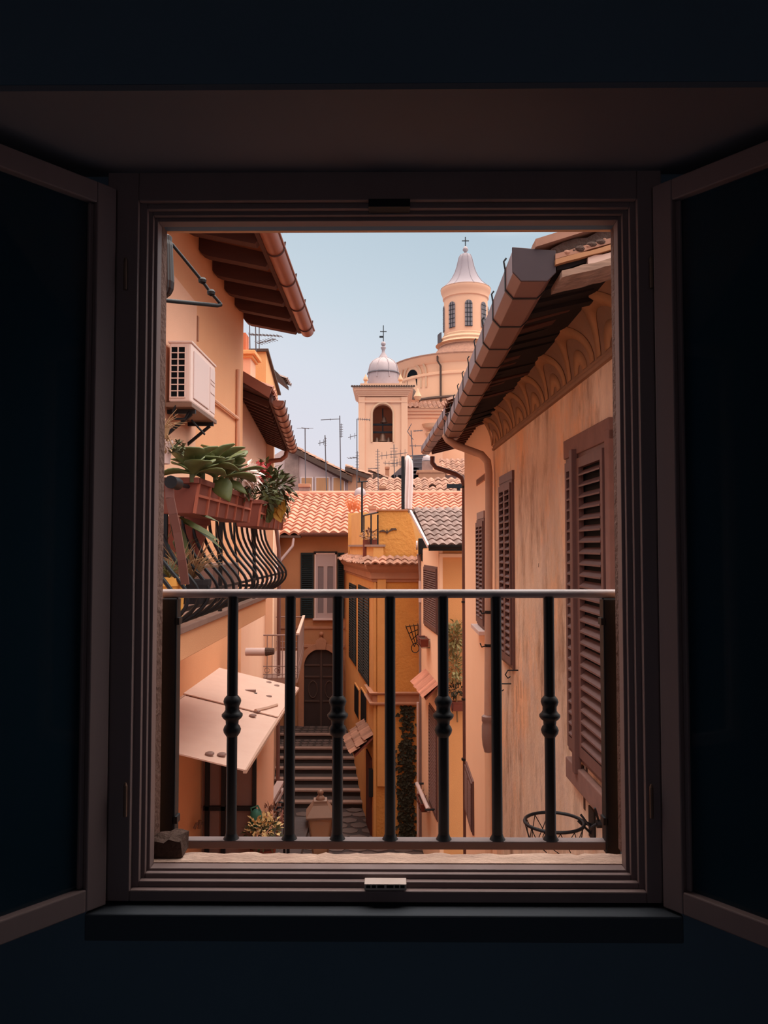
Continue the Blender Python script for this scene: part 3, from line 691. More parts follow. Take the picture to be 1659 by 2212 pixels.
# pipe in the corner against the ochre house
pp = thing('thin_grey_downpipe', 'thin grey downpipe in the corner beside the ochre house', 'pipe', (.78, 20.7, GND))
m = MB(); q = at(909, 1190, 20.5); m.tube([V((q.x, 20.5, GND)), V((q.x, 20.5, -.8)), V((q.x - .02, 20.5, -.45)), V((q.x - .06, 20.45, -.2))], .05, 10); m.build('pipe', M_greypipe, pp, smooth=50)
m = MB(); m.tube([V((q.x - .09, 20.4, -4)), V((q.x - .09, 20.4, GND))], .03, 8); m.tube([V((q.x, 20.48, -1.45)), V((q.x, 20.48, -.9))], .062, 10); m.build('side_pipe', M_wframe, pp, smooth=50)
bl = thing('black_wall_lamp', 'black box lamp with a white disc under the dark roof corner', 'lamp', at(908, 1195, 20.2))
m = MB(); a_ = at(904, 1166, 20.2); m.box(a_.x, a_.x + .22, 20.15, 20.5, a_.z - .38, a_.z + .04); m.tube([V((a_.x + .1, 20.2, a_.z - .38)), V((a_.x + .12, 20.2, a_.z - .55))], .05, 8); m.build('housing', M_iron, bl, bevel=.03)
m = MB(); m.tube([V((a_.x - .02, 20.3, a_.z - .14)), V((a_.x - .06, 20.3, a_.z - .14))], .12, 14); m.build('lamp_disc', M_wframe, bl)
# planters on brackets
def flower_box(w, px, py, L, label, col, bracket=True, wd=.2, h=.2, plant='dry', tilt=0, grp=None):
    a, z = w.A(px), w.Z(px, py); t = thing('flower_box', label, 'planter', w.P(a, z - h, .16), grp)
    o = w.P(a, z, .05); m = MB(); u, n = w.u, w.n
    def q(f, zz): return [o - u * (L / 2 * f) + n * (wd / 2 * (1 - f)) + Z3 * zz, o + u * (L / 2 * f) + n * (wd / 2 * (1 - f)) + Z3 * zz, o + u * (L / 2 * f) + n * (wd / 2 * (1 + f)) + Z3 * zz, o - u * (L / 2 * f) + n * (wd / 2 * (1 + f)) + Z3 * zz]
    b, tp, rim, rimt, inn, inb = q(.8, -h), q(.95, -.03), q(1, -.03), q(1, 0), q(.9, 0), q(.85, -.05)
    vs = b + tp + rim + rimt + inn + inb; fs = [(3, 2, 1, 0)]
    for r in range(5):
        for k in range(4): fs.append((r * 4 + k, r * 4 + (k + 1) % 4, r * 4 + 4 + (k + 1) % 4, r * 4 + 4 + k))
    fs.append((20, 21, 22, 23)); m.add(vs, fs); m.build('box', col, t)
    m = MB(); m.add([p - Z3 * .02 for p in q(.88, -.02)], [(0, 1, 2, 3)]); m.build('soil', M_mortar, t)
    if bracket:
        m = MB()
        for s in (-.35, .35):
            m.tube([w.P(a + L * s, z - .02, 0), w.P(a + L * s, z - .02, wd + .07), w.P(a + L * s, z - h * .6, wd + .07), w.P(a + L * s, z - h - .02, wd), w.P(a + L * s, z - h - .02, 0)], .008, 5)
        m.build('bracket', M_iron, t)
    if plant == 'dry':
        m = MB()
        for k in range(5): spray(m, o + u * random.uniform(-L, L) * .35 + n * wd / 2, 5, .22, .004, .9)
        m.build('dry_plant', M_dry, t)
    return t
flower_box(w3, 926, 1376, .75, 'empty terracotta flower box below the single louvred shutter of the orange house', M_terra, plant=None)
flower_box(w3, 925, 1722, .8, 'dark red flower box low on the orange house near the lane', M_terra, plant='dry')
flower_box(WL((1.06, 17.45), (2, 17.45)), 992, 1512, .5, 'terracotta trough on the orange wall under the hanging shrub', M_terra, plant=None)
rb = thing('rolled_awning', 'pale rolled awning on black brackets beside the dark red flower box', 'awning', w3.P(A3(935), w3.Z(935, 1740)))
m = MB(); m.tube([w3.P(A3(941), w3.Z(941, 1745), .18), w3.P(A3(915), w3.Z(915, 1690), .18)], .05, 10); m.build('roll', M_wframe, rb, smooth=50)
m = MB()
for px, py in ((941, 1745), (915, 1690)): m.tube([w3.P(A3(px), w3.Z(px, py), 0), w3.P(A3(px), w3.Z(px, py), .26)], .025, 6)
m.build('bracket', M_iron, rb)
# shrub hanging on the orange front wall
f3 = WL((1.06, 17.5), (2.0, 17.5))
sh = thing('wall_shrub', 'leafy shrub growing on the orange wall beside the brown downpipe', 'shrub', at(983, 1480, 17.3))
m = MB(); bush(m, at(984, 1375, 17.25), .26, 300, .11, .06, .34); bush(m, at(984, 1440, 17.3), .22, 220, .1, .05, .34); m.build('foliage', mat('shrub leaf', (150, 138, 90), .6, var=.5, scale=20, col2=(84, 78, 50)), sh)
m = MB(); spray(m, at(985, 1400, 17.35), 14, .6, .006, .7); m.tube([at(988, 1560, 17.38), at(984, 1480, 17.36), at(987, 1390, 17.35)], .02, 5); m.build('stem', M_dry, sh)
m = MB(); bush(m, at(986, 1490, 17.3), .22, 130, .08, .045, .18); m.build('dead_leaves', M_ivy, sh)
# wall basket between the houses
bk = thing('wire_wall_basket', 'black wire basket fixed on the ochre wall next to the grey downpipe', 'basket', at(890, 1400, 20.8))
m = MB(); a_, b_, c_, d_ = at(877, 1354, 20.6), at(903, 1350, 20.4), at(895, 1397, 20.7), at(903, 1380, 20.6)
for f in (0, .33, .66, 1):
    m.tube([a_.lerp(b_, f), c_.lerp(d_, f)], .012, 5); m.tube([a_.lerp(c_, f), b_.lerp(d_, f)], .012, 5); m.tube([a_.lerp(b_, f), a_.lerp(b_, f) + V((.0, .35, 0))], .012, 5)
cc = at(897, 1400, 20.6); m.tube([cc + V((.1 * math.cos(t), 0, .12 * math.sin(t))) for t in [k * .5 for k in range(14)]], .012, 5)
m.build('wire_frame', M_iron, bk)

# ================================================================ OCHRE HOUSE in the middle
fY = 21.0
xa, xb = -.46, .74
bo = thing('ochre_house', 'narrow ochre house with roof terrace and brown cornice between stairs and orange house', 'building', (0, 23, GND))
wl = WL((xa, fY), (xa - .15 * 7.9, fY + 7.9), flip=True)
m = MB(); m.prism([(xa, fY, GND), (xb + .4, fY, GND), (xb + .4, 28.9, GND), (xa - .15 * 7.9, 28.9, GND)], (0, 0, -GND - .95)); m.build('wall', M_ochre, bo)
m = MB(); wl.box(m, .0, wl.L, GND, -.95, 0, .012); m.build('side_wall', M_ochre2, bo)
zc0, zs0 = at(850, 1250, fY).z, at(850, 1510, fY).z
m = MB(); p0, p1 = at(815, 1500, fY - .06), at(834, 1500, fY - .06); m.box(p0.x, p1.x, fY - .07, fY, GND + 1.4, zc0); m.box(xa, at(813, 1500, fY).x, fY - .03, fY, GND, zc0)
m.build('corner_pilaster', M_ochre2, bo, bevel=.01)
# cornice: stepped profile along front and side
CP = [(0, 0), (.05, .02), (.05, .07), (.1, .1), (.1, .26), (.14, .3), (.2, .36), (.22, .42), (.22, .48), (0, .5)]
m = MB(); zb_ = at(850, 1258, fY).z
off = .22
cx0, cx1 = xa - .02, xb + .12
vs = []
for s_, t_ in CP:
    vs.append(V((cx1, fY - s_, zb_ + t_)))
for s_, t_ in CP:
    vs.append(V((xa - s_ * .9, fY - s_, zb_ + t_)))
for s_, t_ in CP:
    p = wl.P(wl.L - .05, 0, s_); vs.append(V((p.x, p.y, zb_ + t_)))
n = len(CP); fs = []
for r in range(2):
    for k in range(n - 1): fs.append((r * n + k, r * n + k + 1, r * n + n + k + 1, r * n + n + k))
fs.append(tuple(range(n))); fs.append(tuple(2 * n + k for k in range(n)))
m.add(vs, fs); m.build('cornice', M_corn, bo, bevel=.004)
zt_ = zb_ + .5
m = MB(); tile_roof(m, (xa - .25, fY - .32, zt_ - .02), (1, 0, 0), (0, 1, .5), xb - xa + .35, .42, cw=.2, rl=.22, amp=.05, jit=.04, skip=.05)
tile_roof(m, wl.P(wl.L - .1, zt_ - .02, .3), -wl.u, (-wl.n + Z3 * .5), wl.L - .2, .4, cw=.22, rl=.22, amp=.05, jit=.04); m.build('cornice_tiles', M_tile3, bo)
# string course
m = MB(); za_, zb2 = at(850, 1522, fY).z, at(850, 1494, fY).z
SP = [(0, 0), (.1, 0), (.12, .03), (.12, .06), (.04, .08), (.04, zb2 - za_ - .1), (.1, zb2 - za_ - .06), (.12, zb2 - za_ - .02), (.0, zb2 - za_)]
vs = [V((xb + .05, fY - s_, za_ + t_)) for s_, t_ in SP] + [V((xa - s_ * .9, fY - s_, za_ + t_)) for s_, t_ in SP]
for s_, t_ in SP:
    p = wl.P(1.2, 0, s_); vs.append(V((p.x, p.y, za_ + t_ + .0)))
n = len(SP); fs = []
for r in range(2):
    for k in range(n - 1): fs.append((r * n + k, r * n + k + 1, r * n + n + k + 1, r * n + n + k))
m.add(vs, fs); m.build('string_course', M_corn, bo)
# side windows with black-green shutters
for a0_, a1_, y0_, y1_, pxr in ((800, 777, 1268, 1468, 790), (772, 757, 1262, 1430, 765)):
    z0, z1 = wl.Z(pxr, y1_), wl.Z(pxr, y0_); a0, a1 = wl.A(a0_), wl.A(a1_); h = (a1 - a0) / 2
    louvre_window(bo, wl, a0, a1, z0, z1, [h, h], 30, M_green, surround=M_ochre2)
for a0_, a1_, y0_, y1_, pxr in ((795, 783, 1500, 1570, 790), (778, 769, 1485, 1545, 773)):
    z0, z1 = wl.Z(pxr, y1_), wl.Z(pxr, y0_); a0, a1 = wl.A(a0_), wl.A(a1_); m = MB(); wl.box(m, a0 - .05, a1 + .05, z0 - .05, z1 + .05, 0, .04); f = m.build('window', M_ochre2, bo)
    m = MB(); wl.box(m, a0, a1, z0, z1, .04, .05); m.build('dark_panel', M_dark, f)
# reddish door below
z0, z1 = GND, wl.Z(790, 1608); a0, a1 = .25, 1.35
m = MB(); wl.box(m, a0, a1, z0, z1, .012, .05); m.build('side_door', mat('dark red door', (92, 42, 34), .7, var=.3), bo)
m = MB(); wl.box(m, .05, .22, -6.6, -5.9, .01, .12); m.build('meter_box', M_iron, bo)
m = MB(); zc_ = wl.Z(803, 1600); tile_roof(m, wl.P(1.9, zc_ - .25, .55), -wl.u, (-wl.n * .5 + Z3 * .45), 1.85, .75, cw=.22, rl=.25, amp=.07, lk=2); m.build('lean_to_tiles', M_tile3, bo)
m = MB(); m.hexa([wl.P(.05, zc_ - .32, .5), wl.P(1.9, zc_ - .32, .5), wl.P(1.9, zc_ + .15, 0), wl.P(.05, zc_ + .15, 0), wl.P(.05, zc_ - .27, .5), wl.P(1.9, zc_ - .27, .5), wl.P(1.9, zc_ + .2, 0), wl.P(.05, zc_ + .2, 0)]); m.build('lean_to_board', M_terra, bo)
m = MB(); p = at(877, 1680, fY); m.box(p.x - .1, p.x + .12, fY - .02, fY + .02, p.z - .25, p.z + .1); m.build('small_window', M_dark, bo)
# roof terrace: block with bird ornament, low wall, alcove
tf = zt_ + .05
q0, q1 = at(816, 1103, fY + .1), at(880, 1103, fY + .1); qb = at(903, 1205, fY + .1)
m = MB(); m.prism([(q0.x, fY + .1, tf - .1), (qb.x, fY + .1, tf - .1), (qb.x - .02, fY + .1, at(900, 1180, fY).z), (q1.x + .1, fY + .1, at(890, 1120, fY).z), (q1.x, fY + .1, q0.z), (q0.x, fY + .1, q0.z)], (0, .5, 0)); m.build('terrace_block', M_ochre, bo)
m = MB(); m.box(q0.x - .03, q1.x + .04, fY + .06, fY + .64, q0.z, q0.z + .035); m.build('coping', M_corn, bo)
zl = at(790, 1181, 21.5).z
m = MB(); wl.box(m, -.05, 6.4, tf - .15, zl, -.25, .02); m.build('terrace_parapet', M_ochre2, bo)
m = MB(); wl.box(m, -.08, 6.4, zl, zl + .06, -.3, .08); m.build('parapet_coping', M_trav, bo)
m = MB(); wl.box(m, wl.A(777), wl.A(759), tf - .15, wl.Z(768, 1110), -.25, .0); m.build('side_parapet', M_ochre2, bo)
m = MB(); m.box(-1.5, 1.1, 27.4, 27.6, tf - .2, at(780, 1108, 27.4).z); m.build('terrace_back_wall', M_ochre2, bo)
m = MB(); m.prism([(-.5, fY + .3, tf - .3), (1.1, fY + .3, tf - .3), (1.1, 28.5, tf - .3), (-1.55, 28.5, tf - .3)], (0, 0, .18)); m.build('terrace_floor', M_terra, bo)
rg = thing('terrace_railing', 'thin iron frame of the roof terrace left of the bird ornament', 'railing', at(793, 1178, 22.5))
m = MB(); tp_ = []
for px in (779, 794, 808):
    a = wl.A(px); zq_ = wl.Z(px, 1112); m.tube([wl.P(a, zl, -.1), wl.P(a, zq_, -.1)], .022, 6)
m.tube([wl.P(wl.A(777), wl.Z(777, 1114), -.1), wl.P(wl.A(808), wl.Z(808, 1107), -.1)], .025, 6); m.build('frame', M_iron, rg)
bt = thing('bird_ornament', 'flat metal bird with spread wings on the ochre terrace wall', 'ornament', at(836, 1146, fY + .08))
c = at(836, 1146, fY + .075); kx = fY / F_PX
def bp(pts): return [V((c.x + x * kx, c.y, c.z - y * kx)) for x, y in pts]
m = MB()
m.prism(bp([(0, 6), (-3, 1), (-9, -2), (-17, 1), (-18, 3), (-12, 3), (-5, 3)][::-1]), (0, .02, 0)); m.prism(bp([(0, 6), (3, 1), (10, -5), (19, -5), (22, -1), (14, -1), (6, 2)]), (0, .02, 0)); m.prism(bp([(-2, 1), (0, -3), (2, 1), (1, 8), (-1, 7)]), (-.0, .03, 0)); m.build('bird', M_mortar, bt); bt['label'] = 'flat metal bird with spread wings on the ochre terrace wall'
tp = thing('terrace_plant', 'reddish bush in a terracotta trough on the ochre roof terrace', 'potted plant', at(797, 1178, 22.65))
m = MB(); a_ = at(784, 1176, 22.6); b_ = at(816, 1162, 22.6); m.box(a_.x, b_.x, 22.5, 22.8, zl - .3, a_.z + .14); m.build('trough', M_terra, tp, bevel=.01)
m = MB(); bush(m, at(798, 1156, 22.65), .24, 160, .1, .05, .16); m.build('foliage', mat('russet leaf', (140, 96, 76), .7, var=.5, scale=20, col2=(88, 60, 48)), tp)
# folded parasol and posts on the terrace
um = thing('folded_parasol', 'closed white parasol tied against a dark post above the roofs', 'parasol', at(881, 1100, 22.4))
pr = [(at(879 + dx, 1180, 22.4).x, at(880, y, 22.4).z, r) for dx, y, r in ((0, 1099, .12), (1, 1070, .125), (2, 1040, .13), (3, 1010, .12), (3, 995, .1), (2, 986, .05), (2, 983, .01))]
m = MB(); vs = []; n = 18
for x, zz, r in pr:
    for k in range(n):
        t = 2 * math.pi * k / n; rr = r * (1 + .22 * (-1) ** k); vs.append((x + rr * math.cos(t), 22.4 + rr * math.sin(t), zz))
m.add(vs, [(i * n + k, i * n + (k + 1) % n, (i + 1) * n + (k + 1) % n, (i + 1) * n + k) for i in range(len(pr) - 1) for k in range(n)] + [tuple(range(n))]); m.build('canopy', M_fabric, um, smooth=70)
m = MB(); m.tube([at(881, 1200, 22.4), at(881, 982, 22.4)], .02, 6); m.build('pole', M_iron, um)
dk = thing('dark_terrace_post', 'dark square post beside the closed white parasol', 'post', at(870, 1100, 22.3))
m = MB(); a_ = at(867, 1200, 22.3); b_ = at(874, 986, 22.3); m.box(a_.x, b_.x, 22.25, 22.35, a_.z, b_.z); m.build('shaft', M_iron, dk)
tpz = thing('t_shaped_pole', 'thin black pole with a flat top bar left of the closed parasol', 'pole', at(782, 1104, 22.3))
m = MB(); m.tube([at(782, 1150, 22.3), at(782, 1042, 22.3)], .028, 6); m.build('shaft', M_iron, tpz)
m = MB(); m.tube([at(772, 1041, 22.3), at(795, 1040, 22.3)], .02, 6); m.tube([at(776, 1041, 22.3), at(776, 1032, 22.3)], .02, 6); m.build('top_bar', M_iron, tpz)
# ivy
iv = MB()
for _ in range(900):
    px, py = random.gauss(878, 10), random.uniform(1520, 1815)
    lo = 852 if py > 1620 else (858 if py < 1560 else 866)
    if not lo < px < 897: continue
    if py < 1600 and random.random() < .5: continue
    p = at(px, py, fY - .02); iv.leaf(p, (random.uniform(-1, 1), -.4, random.uniform(-1, .4)), (0, -1, .3), .12, .09, n=2)
tag(iv.build('ivy', M_ivy), 'dark ivy climbing the lower right part of the ochre front wall', 'ivy', kind='stuff')
# ================================================================ LEFT HOUSE (apricot, deep eaves)
wL = WL((-2.3, 4.3), (-2.3, 12.1))
AL = wL.A
bl1 = thing('apricot_house', 'apricot plaster house with deep wooden eaves on the left side of the lane', 'building', (-2.9, 8, GND))
m = MB(); m.box(-4.5, -2.3, 4.3, 12.1, GND, 3.75); m.build('wall', M_left, bl1)
q = at(425, 656, 8.95)
m = MB(); m.box(-2.31, at(425, 700, 8.95).x, 6.9, 8.95, -.5, q.z); m.build('wall_breast', M_pink, bl1)
m = MB(); m.box(-2.3, -2.24, 9.0, 9.06, at(428, 735, 9).z, at(428, 682, 9).z); m.build('slit_frame', M_corn, bl1)
# rafters with chamfered ends, boards, fascia, gutter
gy0, gy1 = 5.2, 12.35
zg = 3.36
m = MB(); m.hexa([(-2.6, gy0, 3.76), (-1.36, gy0, 3.47), (-1.36, 12.3, 3.47), (-2.6, 12.3, 3.76), (-2.6, gy0, 3.82), (-1.36, gy0, 3.53), (-1.36, 12.3, 3.53), (-2.6, 12.3, 3.82)]); m.build('eave_boards', M_board, bl1)
for i in range(10):
    yy = 12.12 - i * .72; w = .14; m = MB()
    pr = [(-2.31, 3.72), (-2.31, 3.56), (-2.26, 3.50), (-2.2, 3.47), (-1.50, 3.33), (-1.46, 3.38), (-1.44, 3.50), (-1.5, 3.52)]
    m.prism([(x, yy, zz) for x, zz in pr], (0, w, 0)); m.build('rafter', M_beam, bl1)
m = MB(); m.box(-1.47, -1.42, gy0, 12.3, 3.36, 3.5); m.build('fascia', M_beam, bl1)
m = MB(); tile_roof(m, (-1.44, gy0, 3.60), (0, 1, 0), (-1, 0, .28), 7.1, 3, cw=.25, rl=.4); m.build('roof_tiles', M_tile3, bl1)
lg = thing('round_copper_gutter', 'long half round copper brown gutter on the left eaves', 'gutter', (-1.33, gy1, zg))
m = MB(); half_gutter(m, (-1.33, gy0, zg + .06), (-1.33, gy1, zg + .06), .105, (1, 0, 0), n=12); m.tube([(-1.22, gy0, zg + .06), (-1.22, gy1, zg + .06)], .014, 8); m.build('trough', M_copper, lg, smooth=50)
m = MB(); m.prism([(-1.33 + .105 * math.cos(math.pi + math.pi * k / 12), gy1 - .02, zg + .06 + .105 * math.sin(math.pi + math.pi * k / 12)) for k in range(13)], (0, .02, 0)); m.build('end_cap', M_copper, lg)
for i in range(7):
    yy = 12.0 - i * 1.05; m = MB()
    m.tube([(-1.33 + .11 * math.cos(math.pi + math.pi * k / 12), yy, zg + .06 + .11 * math.sin(math.pi + math.pi * k / 12)) for k in range(13)] + [(-1.21, yy, zg + .12)], .011, 5); m.build('gutter_strap', M_beam, lg)
# surface pipes
pt = thing('painted_wall_pipe', 'thin plaster coloured pipe running down the apricot wall near its far corner', 'pipe', wL.P(AL(510), 2.0))
m = MB(); a = AL(507); m.tube([wL.P(a, wL.Z(507, 795), .03), wL.P(a, wL.Z(507, 996), .03), wL.P(a + .15, wL.Z(507, 996) - .02, .03)], .035, 8); m.build('vertical_run', M_pink, pt, smooth=50)
m = MB(); m.tube([wL.P(AL(440), wL.Z(440, 852), .04), wL.P(a, wL.Z(507, 903), .04)], .022, 6); m.build('branch_run', M_pink, pt, smooth=50)

# air conditioner -------------------------------------------------
acx0, acx1 = -2.2, -1.98
aY0 = 1700 * 1.98 / (845 - 408); aY1 = 1700 * 1.98 / (845 - 461)
zA0, zA1 = at(410, 868, aY0).z, at(410, 740, aY0).z
ac = thing('air_conditioner', 'off white outdoor air conditioner unit bracketed on the apricot wall', 'air conditioner', (-2.1, (aY0 + aY1) / 2, zA0))
m = MB(); m.box(acx0, acx1, aY0, aY1, zA0, zA1); m.build('casing', M_ac, ac, bevel=.018)
m = MB(); m.box(acx0 - .01, acx1 + .012, aY0 - .01, aY1 + .01, zA1 - .004, zA1 + .018); m.build('lid', M_ac, ac, bevel=.006)
x0, x1, z0, z1 = acx0 + .02, acx1 - .055, zA0 + .045, zA1 - .04
m = MB(); m.box(x0, x1, aY0 - .004, aY0 + .004, z0, z1); f = m.build('side_intake', M_dark, ac)
m = MB(); nr = 8
for i in range(nr + 1): zz = z0 + (z1 - z0) * i / nr; m.box(x0, x1, aY0 - .012, aY0 - .003, zz - .005, zz + .005)
for xx in (x0, (x0 + x1) / 2, x1): m.box(xx - .006, xx + .006, aY0 - .013, aY0 - .003, z0 - .004, z1 + .004)
m.build('intake_grille', M_ac, f)
m = MB(); m.box(acx1 - .002, acx1 + .012, aY0 + .09, aY1 - .32, zA0 + .05, zA1 - .06); m.build('fan_panel', mat('ac panel', (216, 188, 182), .4), ac, bevel=.01)
m = MB(); m.box(acx1, acx1 + .006, aY1 - .26, aY1 - .03, zA0 + .05, zA1 - .06)
for zz in (zA1 - .2, zA1 - .24, zA1 - .34): m.box(acx1 + .006, acx1 + .012, aY1 - .24, aY1 - .05, zz, zz + .012)
m.build('service_panel', MATS['ac panel'], ac)
m = MB(); m.box(acx0 - .02, acx1 + .02, aY0 - .03, aY1 + .01, zA0 - .055, zA0 - .01); m.build('drip_tray', M_flat, ac, bevel=.004)
for yy in (aY0 + .12, aY1 - .15):
    m = MB(); m.beam((-2.3, yy, zA0 - .08), (acx1 + .02, yy, zA0 - .08), .04, .04); m.beam((-2.3, yy, zA0 - .35), (acx1 - .02, yy, zA0 - .1), .03, .03); m.build('wall_bracket', M_iron, ac)
m = MB(); m.tube([(-2.12, aY0 - .02, zA0 - .04), (-2.15, aY0 - .03, zA0 - .1), (-2.13, aY0, zA0 - .17), (-2.05, aY0 + .05, zA0 - .16), (-2.02, aY0 + .1, zA0 - .08)], .012, 6); m.build('hose', M_iron, ac, smooth=50)
m = MB(); m.tube([(-2.1, aY0 + .5, zA0 - .1), (-1.98, aY0 + .6, zA0 - .24)], .012, 6); m.build('cable', M_iron, ac)

# wrought bracket and dark ribbed shade by the jamb ----------------
br = thing('triangular_iron_bracket', 'thin black iron triangle bracket sticking out at the upper left', 'bracket', at(352, 648, 2.9))
m = MB(); m.tube([at(346, 524, 2.75), at(366, 523, 2.78), at(372, 528, 2.8), at(436, 606, 2.9), at(455, 632, 2.92), at(478, 658, 2.95)], .0062, 8); m.build('stay_rod', M_iron, br, smooth=50)
m = MB(); m.tube([at(478, 658, 2.95), at(470, 660, 2.94), at(346, 648, 2.78)], .0075, 8); m.build('arm', M_iron, br, smooth=50)
m = MB()
for px, py in ((437, 607), (456, 633)): q = at(px, py, 2.9); m.lathe([(.002, -.012), (.014, -.006), (.016, .004), (.01, .012), (.002, .013)], q, 10)
m.build('clamp', M_iron, br)
sd = thing('ribbed_dark_shade', 'dark glossy ribbed tapering shade beside the upper left jamb', 'lamp', at(352, 646, 2.7))
m = MB(); c = at(352, 646, 2.72); kk = 2.72 / F_PX
prof = [(.004, 0), (.012, .004), (.026, .018), (.034, .035), (.036, .06), (.033, .12), (.030, .19), (.027, .205), (.027, .222), (.018, .228)]
n = 36; vs = []
for r, zz in prof:
    for k in range(n):
        t = 2 * math.pi * k / n; rr = r * (1 + (.06 if k % 2 else 0)); vs.append((c.x + rr * math.cos(t), c.y + rr * math.sin(t), c.z + zz))
m.add(vs, [(i * n + k, i * n + (k + 1) % n, (i + 1) * n + (k + 1) % n, (i + 1) * n + k) for i in range(len(prof) - 1) for k in range(n)] + [tuple(range(n - 1, -1, -1)), tuple((len(prof) - 1) * n + k for k in range(n))])
m.build('shade', mat('dark brown glass', (34, 25, 27), .3, spec=.3), sd)
m = MB(); m.tube([c + V((0, 0, .225)), c + V((.006, 0, .27)), c + V((.02, 0, .34)), V((c.x - .1, 2.04, c.z + .36))], .008, 8); m.build('hanger', M_iron, sd)

# BALCONY ----------------------------------------------------------
bX, bY0, bY1, bZ = -1.4, 3.3, 8.75, -.535
bc = thing('bulging_iron_balcony', 'balcony with bulging black iron bars on the left apricot wall', 'balcony', (-1.85, 6.5, bZ - .2))
m = MB(); m.box(-2.3, bX + .02, bY0, bY1 + .1, bZ - .045, bZ); m.build('marble_floor', M_trav, bc, bevel=.005)
m = MB(); m.box(-2.3, bX, bY0, bY1 + .05, bZ - .23, bZ - .045); m.build('slab', M_left, bc, bevel=.005)
zr = .31
def bar(x, yy, dx, dy):
    prof = [(0, zr), (.01, zr - .12), (.03, zr - .24), (.10, zr - .38), (.20, zr - .50), (.25, zr - .58), (.24, zr - .66), (.16, zr - .74), (.04, zr - .80), (-.02, bZ + .03)]
    out = []
    for i in range(len(prof) - 1):      # smooth curve through the profile
        p0, p1, p2, p3 = prof[max(i - 1, 0)], prof[i], prof[i + 1], prof[min(i + 2, len(prof) - 1)]
        for t in (0, .5):
            q = [.5 * (2 * p1[k] + (p2[k] - p0[k]) * t + (2 * p0[k] - 5 * p1[k] + 4 * p2[k] - p3[k]) * t * t + (3 * p1[k] - p0[k] - 3 * p2[k] + p3[k]) * t ** 3) for k in (0, 1)]
            out.append(V((x + dx * q[0], yy + dy * q[0], q[1])))
    return out + [V((x + dx * prof[-1][0], yy + dy * prof[-1][0], prof[-1][1]))]
yy = bY0 + .1; nb = 0
while yy < bY1 - .05:
    m = MB(); m.tube(bar(bX, yy, 1, 0), .012, 6); m.build('baluster', M_iron, bc, smooth=60); yy += .26
for i in range(4):
    m = MB(); m.tube(bar(bX - .15 - i * .2, bY1, 0, 1), .012, 6); m.build('baluster', M_iron, bc, smooth=60)
m = MB(); m.beam((bX, bY0, zr), (bX, bY1, zr), .04, .014); m.beam((bX, bY1, zr), (-2.3, bY1, zr), .04, .014); m.build('top_rail', M_iron, bc)
m = MB(); m.beam((bX - .02, bY0, bZ + .1), (bX - .02, bY1, bZ + .1), .012, .03); m.beam((bX, bY1, bZ + .1), (-2.3, bY1, bZ + .1), .012, .03)
m.beam((bX + .2, bY0, zr - .6), (bX + .2, bY1 + .2, zr - .6), .008, .02); m.build('tie_rail', M_iron, bc)
for i in range(3):
    y2 = 4.9 + i * 1.6; m = MB(); m.beam((bX - .01, y2, bZ), (bX - .01, y2, zr), .022, .03, up=(1, 0, 0)); m.build('post', M_iron, bc)
# big brown strap at the near end
sb = thing('brown_strap_brace', 'wide curved brown strap in front of the balcony bars at the left edge', 'brace', at(390, 1250, 4.3))
m = MB(); pts = [at(366, 1040, 4.2), at(367, 1075, 4.2), at(374, 1110, 4.22), (at(383, 1150, 4.26)), at(393, 1210, 4.3), at(400, 1262, 4.35)]
for a_, b_ in zip(pts, pts[1:]): m.beam(a_, b_, .045, .012, up=(0, 1, 0))
m.build('strap', M_gut, sb)
m = MB(); m.tube([at(372, 1042, 4.2) + V((0, -.03, 0)), at(372, 1042, 4.2) + V((0, .1, 0))], .035, 12); m.tube([at(372, 1044, 4.25), at(410, 1052, 4.6)], .012, 6); m.build('roller', M_iron, sb, smooth=50)
# planter boxes hung on the rail
def trough(y0, y1, x0, x1, z0, z1, label, grp=None):
    t = thing('balcony_planter', label, 'planter', ((x0 + x1) / 2, (y0 + y1) / 2, z0), grp); m = MB(); ins = .035
    b = [(x0 + ins, y0 + ins, z0), (x1 - ins, y0 + ins, z0), (x1 - ins, y1 - ins, z0), (x0 + ins, y1 - ins, z0)]
    tp = [(x0 + .01, y0 + .01, z1 - .03), (x1 - .01, y0 + .01, z1 - .03), (x1 - .01, y1 - .01, z1 - .03), (x0 + .01, y1 - .01, z1 - .03)]
    m.hexa(b + tp); m.build('box', M_terra, t, bevel=.006)
    m = MB(); m.box(x0 - .006, x1 + .006, y0 - .006, y0 + .02, z1 - .035, z1); m.box(x0 - .006, x1 + .006, y1 - .02, y1 + .006, z1 - .035, z1); m.box(x1 - .02, x1 + .006, y0, y1, z1 - .035, z1); m.box(x0 - .006, x0 + .02, y0, y1, z1 - .035, z1); m.build('rim', M_terra, t, bevel=.004)
    m = MB(); nn = max(3, round((y1 - y0) / .3))
    for i in range(nn + 1):
        yq = y0 + ins + (y1 - y0 - 2 * ins) * i / nn; m.beam((x1 - .03, yq, z0 + .002), (x1 - .004, yq, z1 - .03), .028, .014, up=(1, 0, 0))
    m.box(x1 - .03, x1 - .008, y0 + .03, y1 - .03, (z0 + z1) / 2 - .006, (z0 + z1) / 2 + .01)
    m.build('rib', mat('terracotta rib', (160, 86, 66), .7), t)
    m = MB(); m.box(x0 + .02, x1 - .02, y0 + .02, y1 - .02, z1 - .05, z1 - .025); m.build('soil', M_mortar, t)
    return t
px1 = -1.12
trough(4.55, 6.35, -1.37, px1, .19, .40, 'long dark red ribbed trough hanging outside the iron balcony, the one nearest the window')
trough(6.75, 8.3, -1.37, px1, .17, .40, 'dark red ribbed trough hanging at the far end of the iron balcony')
for y2 in (4.7, 5.9, 7.0, 8.0):
    pass
